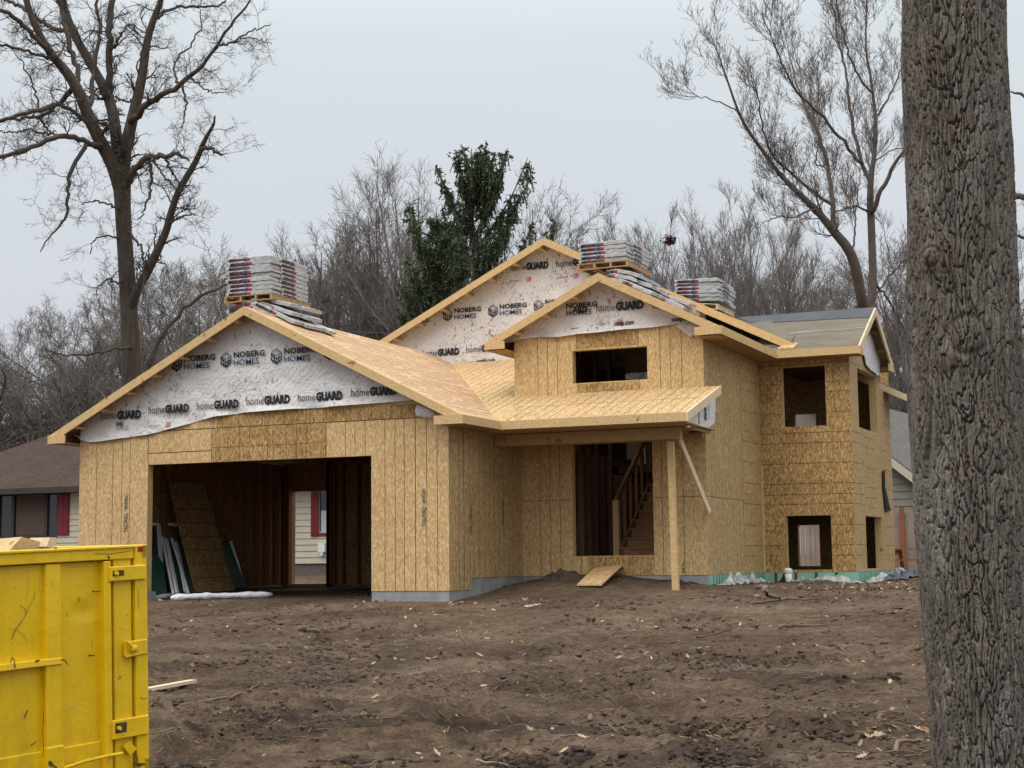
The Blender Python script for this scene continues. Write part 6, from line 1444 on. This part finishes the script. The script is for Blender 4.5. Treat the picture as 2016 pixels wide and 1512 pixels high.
# --- bare trees beyond: a few kinds, each standing tree a copy with its own trunk and crown
def proto(kind, seed):
    r = np.random.RandomState(seed); tk = Tubes(); tw = Tubes(); H = 10.
    if kind == 'fan':       # long straight stems fanning out from a low fork
        P = []; 
        for k in range(15):
            a = r.uniform(0, 6.28); tl = math.tan(abs(r.normal(0, .27))+.03); d = np.array([math.cos(a)*tl, math.sin(a)*tl, 1]); d /= np.linalg.norm(d); q = [np.array([0, 0, r.uniform(.8, 3.2)])]; Lk = r.uniform(5.2, 7.6)
            for j in range(11): d = unit(d+.025*r.normal(size=3)+np.array([0, 0, .02])); q.append(q[-1]+d*Lk/11)
            P.append(q)
        P = np.array(P); P[:, :, 2] *= 10./max(10, P[:, :, 2].max()); R = np.array([np.linspace(.06, .012, 12)]*15)
        tk.add(np.array([[[0, 0, 0], [0, 0, 1.2], [.02, 0, 2.4], [0, 0, 3.4]]], float), np.array([[.17, .14, .12, .08]]), 9); tk.add(P, R, 6)
        P1, R1 = sprout(r, P, R, 13, .12, 1, (26, 8), .38, .6, .5, 7, .04, .05, .35, .008); tw.add(P1, R1, 4)
        P2, R2 = sprout(r, P1, R1, 8, .12, 1, (32, 10), .45, .4, .6, 5, .06, .04, .45, .0055); tw.add(P2, R2, 3)
        P3, R3 = sprout(r, P2, R2, 4, .15, 1, (36, 12), .5, .3, .6, 4, .08, .03, .5, .0045); tw.add(P3, R3, 3)
        return tk, tw
    if kind == 'vase':      # upright fan of branches
        n = 12; z = np.linspace(0, 1, n); T0 = np.stack([.25*np.cumsum(r.normal(0, .14, n)), .25*np.cumsum(r.normal(0, .14, n)), z*H*.86], -1); R0 = .15*(1-z)**.8+.02
        kw = dict(k1=26, t=(.16, .95), a1=(27, 9), lr=.52, up=.10, wig=.07, a2=(32, 10), up2=.13, tp=.55)
    elif kind == 'spread':
        n = 12; z = np.linspace(0, 1, n); T0 = np.stack([np.cumsum(r.normal(0, .10, n)), np.cumsum(r.normal(0, .10, n)), z*H*.72], -1); R0 = .2*(1-z)**.8+.03
        kw = dict(k1=17, t=(.25, 1), a1=(55, 14), lr=.62, up=.10, wig=.20, a2=(48, 14), up2=.07, tp=.35)
    elif kind == 'dense':
        n = 12; z = np.linspace(0, 1, n); T0 = np.stack([np.cumsum(r.normal(0, .09, n)), np.cumsum(r.normal(0, .09, n)), z*H*.8], -1); R0 = .13*(1-z)**.8+.02
        kw = dict(k1=32, t=(.08, 1), a1=(42, 12), lr=.45, up=.08, wig=.12, a2=(40, 12), up2=.08, tp=.45)
    else:                   # bush, several stems
        P = []
        for k in range(9):
            d = np.array([r.normal(0, .35), r.normal(0, .35), 1]); d /= np.linalg.norm(d); q = [np.zeros(3)+np.array([r.normal(0, .25), r.normal(0, .25), 0])]
            for j in range(11): d = unit(d+.12*r.normal(size=3)+np.array([0, 0, .03])); q.append(q[-1]+d*.85*r.uniform(.7, 1.1))
            P.append(q)
        P = np.array(P); R = np.array([np.linspace(.06, .012, 12)]*9); tk.add(P, R, 5)
        P1, R1 = sprout(r, P, R, 11, .1, 1, (40, 12), .34, 0, .5, 6, .14, .08); tw.add(P1, R1, 4)
        P2, R2 = sprout(r, P1, R1, 7, .1, 1, (40, 12), .5, 0, .6, 5, .15, .06, rmin=.007); tw.add(P2, R2, 3)
        P3, R3 = sprout(r, P2, R2, 4, .1, 1, (40, 12), .5, .3, .6, 4, .15, .06, rmin=.005); tw.add(P3, R3, 3)
        return tk, tw
    tk.add(T0[None], R0[None], 9)
    P1, R1 = sprout(r, T0[None], R0[None], kw['k1'], *kw['t'], kw['a1'], kw['lr'], .9, .55, 9, kw['wig'], kw['up'], .25, .012, kw['tp']); tk.add(P1, R1, 5)
    P2, R2 = sprout(r, P1, R1, 10, .18, 1, kw['a2'], .45, .4, .5, 6, kw['wig']*.8, kw['up2'], .4, .0075); tw.add(P2, R2, 4)
    P3, R3 = sprout(r, P2, R2, 8, .15, 1, kw['a2'], .5, .3, .6, 5, kw['wig']*.8, kw['up2'], .5, .005); tw.add(P3, R3, 3)
    P4, R4 = sprout(r, P3, R3, 2, .15, 1, kw['a2'], .5, .22, .7, 3, kw['wig'], kw['up2'], .6, .0045); tw.add(P4, R4, 3)
    return tk, tw
names = {'fan': ('maple_tree', 'bark_far', 'twig_red'), 'vase': ('maple_tree', 'bark_far', 'twig_red'), 'spread': ('oak_tree', 'bark_far', 'twig_far'), 'dense': ('elm_tree', 'bark_far', 'twig_far'), 'bush': ('shrub', 'bark_far', 'twig_far')}
PRO = {}
for kind, seeds in (('fan', (31, 32, 33)), ('vase', (1, 2, 3)), ('spread', (4, 5)), ('dense', (6, 7)), ('bush', (8, 9))):
    for s_ in seeds:
        tk, tw = proto(kind, s_); nm, b1, b2 = names[kind]
        a = tk.mesh('trunk', M[b1]); b_ = tw.mesh('crown', M[b2]); PRO.setdefault(kind, []).append((a.data, b_.data)); bpy.data.objects.remove(a); bpy.data.objects.remove(b_)
rt_ = random.Random(12)
def plant(kind, k, u, vtop, d, wide=1., label=None, group=None, cat='tree'):
    p = at(u, 1095, d); x, y = float(p[0]), float(p[1]); z0 = gz(x, y)-.1; ztop = float(at(u, vtop, d)[2]); h = (ztop-z0)/10.
    if kind == 'vase': h /= 1.04
    if kind == 'fan': h /= 1.1
    if kind == 'bush': h /= .86
    nm = names[kind][0]
    T = thing(nm, label, cat, (x, y, z0), group, rt_.uniform(0, 6.28)); T.scale = (h*wide, h*wide, h)
    me1, me2 = PRO[kind][k % len(PRO[kind])]
    for n_, me in (('trunk', me1), ('crown', me2)):
        o = bpy.data.objects.new(n_, me); lk(o); o.parent = T
    return T
LF = [ # kind, proto, u, top, distance, width, label
 ('spread', 0, -40, 560, 76, 1.2, 'bare spreading tree half out of frame beyond the brown roof'),
 ('fan', 1, 838, 252, 62, 1.0, 'tallest bare pale tree just left of the spruce'),
 ('fan', 0, 772, 310, 66, 1.05, 'bare fan shaped tree second left of the spruce'),
 ('fan', 2, 812, 275, 64, 1.1, 'bare fan shaped tree between the tallest pale tree and the second one'),
 ('fan', 0, 735, 350, 67, 1.2, 'bare fan shaped tree third left of the spruce'),
 ('fan', 2, 690, 400, 70, 1.1, 'bare fan shaped tree between the low fan tree and the tall pair'),
 ('fan', 1, 600, 395, 68, 1.15, 'bare fan shaped tree right of the garage roof stack'),
 ('spread', 1, 480, 430, 60, 1.1, 'bare spreading tree behind the garage roof stack'),
 ('spread', 0, 395, 500, 64, 1.1, 'bare spreading tree right of the big oak trunk'),
 ('fan', 2, 1010, 300, 76, .9, 'pale bare tree behind the right side of the spruce')]
for kind, k, u, vt, d, wd, lab_ in LF: plant(kind, k, u, vt, d, wd, lab_)
gl = 'bare trees packed beyond the brown roof'
for i, u in enumerate(range(-60, 760, 46)):
    vt = float(np.interp(u, [-60, 20, 60, 110, 180, 260, 330, 430, 560, 760], [600, 600, 650, 610, 560, 520, 490, 520, 520, 520]))+rt_.uniform(-15, 35)
    plant(('spread', 'dense', 'dense')[i % 3], i, u+rt_.uniform(-12, 12), vt, rt_.uniform(74, 98), rt_.uniform(1., 1.3), 'one of the dense bare trees in the thicket left of the spruce', 'bare trees in the thicket left of the spruce')
for i, u in enumerate(range(-50, 900, 62)): plant('bush', i, u+rt_.uniform(-15, 15), rt_.uniform(760, 860) if u < 300 else rt_.uniform(640, 740), rt_.uniform(72, 86), 1.25, 'one of the leafless shrubs massed low behind the garage', 'leafless shrubs low behind the garage', 'shrub')
for i, u in enumerate(range(-60, 900, 110)): plant('dense', i+1, u, rt_.uniform(690, 760), rt_.uniform(90, 125), 1.5, 'one of the far bare trees closing the view behind the thicket', 'far bare trees behind the thicket')
for i, u in enumerate(range(1110, 1600, 30)):
    vt = float(np.interp(u, [1110, 1160, 1230, 1300, 1400, 1500, 1600], [470, 425, 425, 405, 400, 385, 400]))+rt_.uniform(-8, 26)
    plant(('fan', 'vase')[i % 2], i, u+rt_.uniform(-8, 8), vt, rt_.uniform(58, 80), rt_.uniform(.75, .95), 'one of the upright bare trees in the row behind the right hand roof stacks', 'upright bare trees in the row behind the roof stacks')
for i, u in enumerate(range(1560, 2080, 36)):
    plant(('dense', 'vase', 'spread')[i % 3], i, u+rt_.uniform(-8, 8), rt_.uniform(430, 620), rt_.uniform(56, 84), 1.1, 'one of the bare trees behind the side wing and the near trunk', 'bare trees behind the side wing')
for i, u in enumerate(range(1640, 2080, 90)): plant('dense', i, u, rt_.uniform(640, 740), rt_.uniform(90, 120), 1.5, 'one of the far bare trees low behind the side wing', 'far bare trees behind the side wing')
for i, u in enumerate(range(1700, 2080, 55)): plant('bush', i, u, rt_.uniform(820, 900), rt_.uniform(56, 62), 1.2, 'one of the leafless shrubs beyond the fence', 'leafless shrubs beyond the fence', 'shrub')
# leaf nest in the row
q = at(1318, 474, 60.); mb = MB(); r_ = random.Random(6); nT = thing('leaf_nest', 'small reddish brown leaf nest high in the bare trees', 'nest', tuple(map(float, q)))
for k in range(260):
    c = np.array([r_.gauss(0, .11), r_.gauss(0, .11), r_.gauss(0, .09)]); a_ = np.array([r_.gauss(0, 1) for _ in range(3)]); a_ /= np.linalg.norm(a_); b__ = np.cross(a_, [0.3, .5, .8]); s_ = .06
    mb.add([q+c-a_*s_, q+c+b__*s_*.6, q+c+a_*s_, q+c-b__*s_*.6], [(0, 1, 2, 3)])
mb.build('leaves', simple('rusty_leaves', (.13, .05, .035), .9), nT)

# --- spruce
def spruce(label, base_u, D, ztop_v, spec, seed, nb_, zlo, prof):
    r = np.random.RandomState(seed); p0 = at(base_u, 1095, D); x0, y0 = float(p0[0]), float(p0[1]); z0 = gz(x0, y0)-.1; zt = float(at(base_u, ztop_v, D)[2]); H = zt-z0
    T = thing('spruce_tree', label, 'tree', (x0, y0, z0)); tk = Tubes()
    n = 14; zz_ = np.linspace(0, 1, n); Tp = np.stack([x0+.1*np.sin(zz_*5), y0+0*zz_, z0+zz_*H], -1); tk.add(Tp[None], (.17*(1-zz_)**.9+.015)[None], 9)
    BP, BR = [], []
    def branch(za, L_, az, rise, droop):
        q = np.array([x0, y0, za]); P_ = [q]; nn = 9
        for j in range(1, nn):
            f_ = j/(nn-1); sl = rise-droop*math.sin(f_*math.pi*.9)+.55*f_**2
            d = np.array([math.cos(az), math.sin(az), sl])+r.normal(0, .05, 3); q = q+d/np.linalg.norm(d)*L_/(nn-1); P_.append(q)
        BP.append(P_); BR.append(np.linspace(.035, .010, nn)*(.5+L_/3.))
    for k in range(nb_):
        f_ = r.uniform(0, 1)**.85; za = z0+H*(zlo+(.97-zlo)*f_); L_ = prof(f_)*r.uniform(.55, 1.12)
        branch(za, L_, r.uniform(0, 6.28), r.uniform(.05, .35)+.6*f_, r.uniform(.25, .6))
    full = list(spec)+[(a_, b_+r.uniform(-20, 20), c_+r.uniform(-14, 10)*(1 if c_ > a_ else -1), d__+r.uniform(-6, 26)) for _ in range(2) for a_, b_, c_, d__ in spec]
    for (bu, bv, tu, tv) in full:      # branches that make the outline
        a = at(bu, bv, D); b_ = at(tu, tv, D+r.uniform(-.6, .6)); a = np.array([x0, y0, a[2]]); P_ = []
        for j in range(9):
            f_ = j/8; q = a+(b_-a)*f_; q[2] += -.35*math.sin(f_*math.pi)*np.linalg.norm(b_-a)*.35; P_.append(q+r.normal(0, .03, 3))
        BP.append(P_); BR.append(np.linspace(.05, .012, 9))
    BP, BR = np.array(BP), np.array(BR); tk.add(BP[:nb_+len(spec)], BR[:nb_+len(spec)], 5); tk.mesh('trunk', M['bark_far'], T)
    # hanging sprays with needles
    m_ = len(BP); idx = np.repeat(np.arange(m_), np.where(np.arange(m_) < nb_, 15, 24)); t_ = r.uniform(.22, 1., len(idx))*8; i = np.minimum(t_.astype(int), 7); f_ = (t_-i)[:, None]
    P = BP[idx, i]*(1-f_)+BP[idx, i+1]*f_; keep = r.rand(len(P)) < .93; P = P[keep]; C_ = len(P)
    d = r.normal(0, .2, (C_, 3)); d[:, 2] = -1+r.normal(0, .2, C_); d = unit(d); Ls = r.uniform(.14, .70, C_)
    Q = np.stack([P+d*Ls[:, None]*s_+np.array([0, 0, .0]) for s_ in (0, .35, .7, 1.)], 1)
    Q2 = np.stack([BP[idx[keep], np.minimum(i[keep]+1, 8)]*0+P+unit(r.normal(0, 1, (C_, 3))*np.array([1, 1, .4]))*(Ls*.55)[:, None]*s_ for s_ in (0, .35, .7, 1.)], 1)
    allq = np.vstack([Q, Q2]); K_ = 30; A_ = np.repeat(allq, K_, 0); tt = r.uniform(0, 3, len(A_)); ii_ = np.minimum(tt.astype(int), 2); ff = (tt-ii_)[:, None]; ar = np.arange(len(A_))
    B_ = A_[ar, ii_]*(1-ff)+A_[ar, ii_+1]*ff; ax = unit(A_[:, 3]-A_[:, 0]); nd = unit(ax*1.1+r.normal(0, .4, (len(B_), 3))); sd_ = unit(np.cross(nd, r.normal(size=(len(B_), 3)))); l = r.uniform(.05, .12, len(B_))[:, None]; w_ = r.uniform(.010, .020, len(B_))[:, None]
    V = np.stack([B_-sd_*w_*.6, B_+sd_*w_*.6, B_+nd*l*.6+sd_*w_, B_+nd*l, B_+nd*l*.55-sd_*w_], 1); Fc = np.arange(len(V)*5).reshape(-1, 5)
    raw_mesh('needles', V.reshape(-1, 3), Fc, M['needle'], T, uv=False)
spruce('tall dark spruce with drooping ragged branches behind the main gable', 940, 52., 268,
  [(940, 400, 900, 296), (940, 440, 862, 330), (942, 420, 1000, 294), (942, 470, 1040, 312), (942, 520, 1030, 372), (942, 540, 1014, 420), (942, 600, 1104, 438), (942, 640, 1082, 470), (942, 690, 1062, 505), (942, 600, 1050, 440),
   (942, 380, 975, 300), (942, 500, 868, 400), (942, 600, 1000, 500), (942, 450, 985, 330), (942, 340, 915, 290), (942, 600, 1035, 470), (940, 540, 848, 430), (940, 600, 830, 500), (940, 340, 955, 285)], 3, 50, .33, lambda f: 2.0*(1-f)**.6+.3)
spruce('shorter dense spruce left of the tall ragged one', 868, 50., 400,
  [(868, 520, 802, 396), (868, 560, 812, 436), (868, 640, 790, 560), (868, 720, 780, 650), (868, 520, 905, 440), (868, 600, 800, 500), (868, 680, 786, 610), (868, 560, 930, 500), (868, 650, 950, 580)], 7, 80, .28, lambda f: 1.75*(1-f)**.6+.25)
big_tree('elm_tree', 'bare elm at the right edge whose limb shows past the near trunk', [([(2125, 1110, 60), (2118, 700, 50), (2104, 300, 42), (2096, -80, 30)], (0, 0)),
  ([(2110, 425, 18), (2060, 398, 15), (2016, 389, 13), (1988, 386, 10), (1940, 392, 5)], (0, .8)), ([(2112, 560, 12), (2060, 500, 9), (2016, 470, 7), (1985, 455, 4)], (0, 1)), ([(2104, 300, 14), (2050, 230, 10), (2020, 190, 7), (1990, 180, 3)], (0, 1.)), ([(2114, 640, 12), (2070, 610, 9), (2020, 640, 6), (1990, 660, 4)], (0, -1))],
  36., 44, (M['bark_oak'], M['bark_oak']), dict(dens1=2.5, t1=(.1, 1.), a1=(55, 15), l1=.6, r1=.3, wig=.2, up1=.05, k2=5, a2=(50, 14), lr2=.5, l2=.3, up2=.05, k3=4, lr3=.5, l3=.16), (2125, 1110))
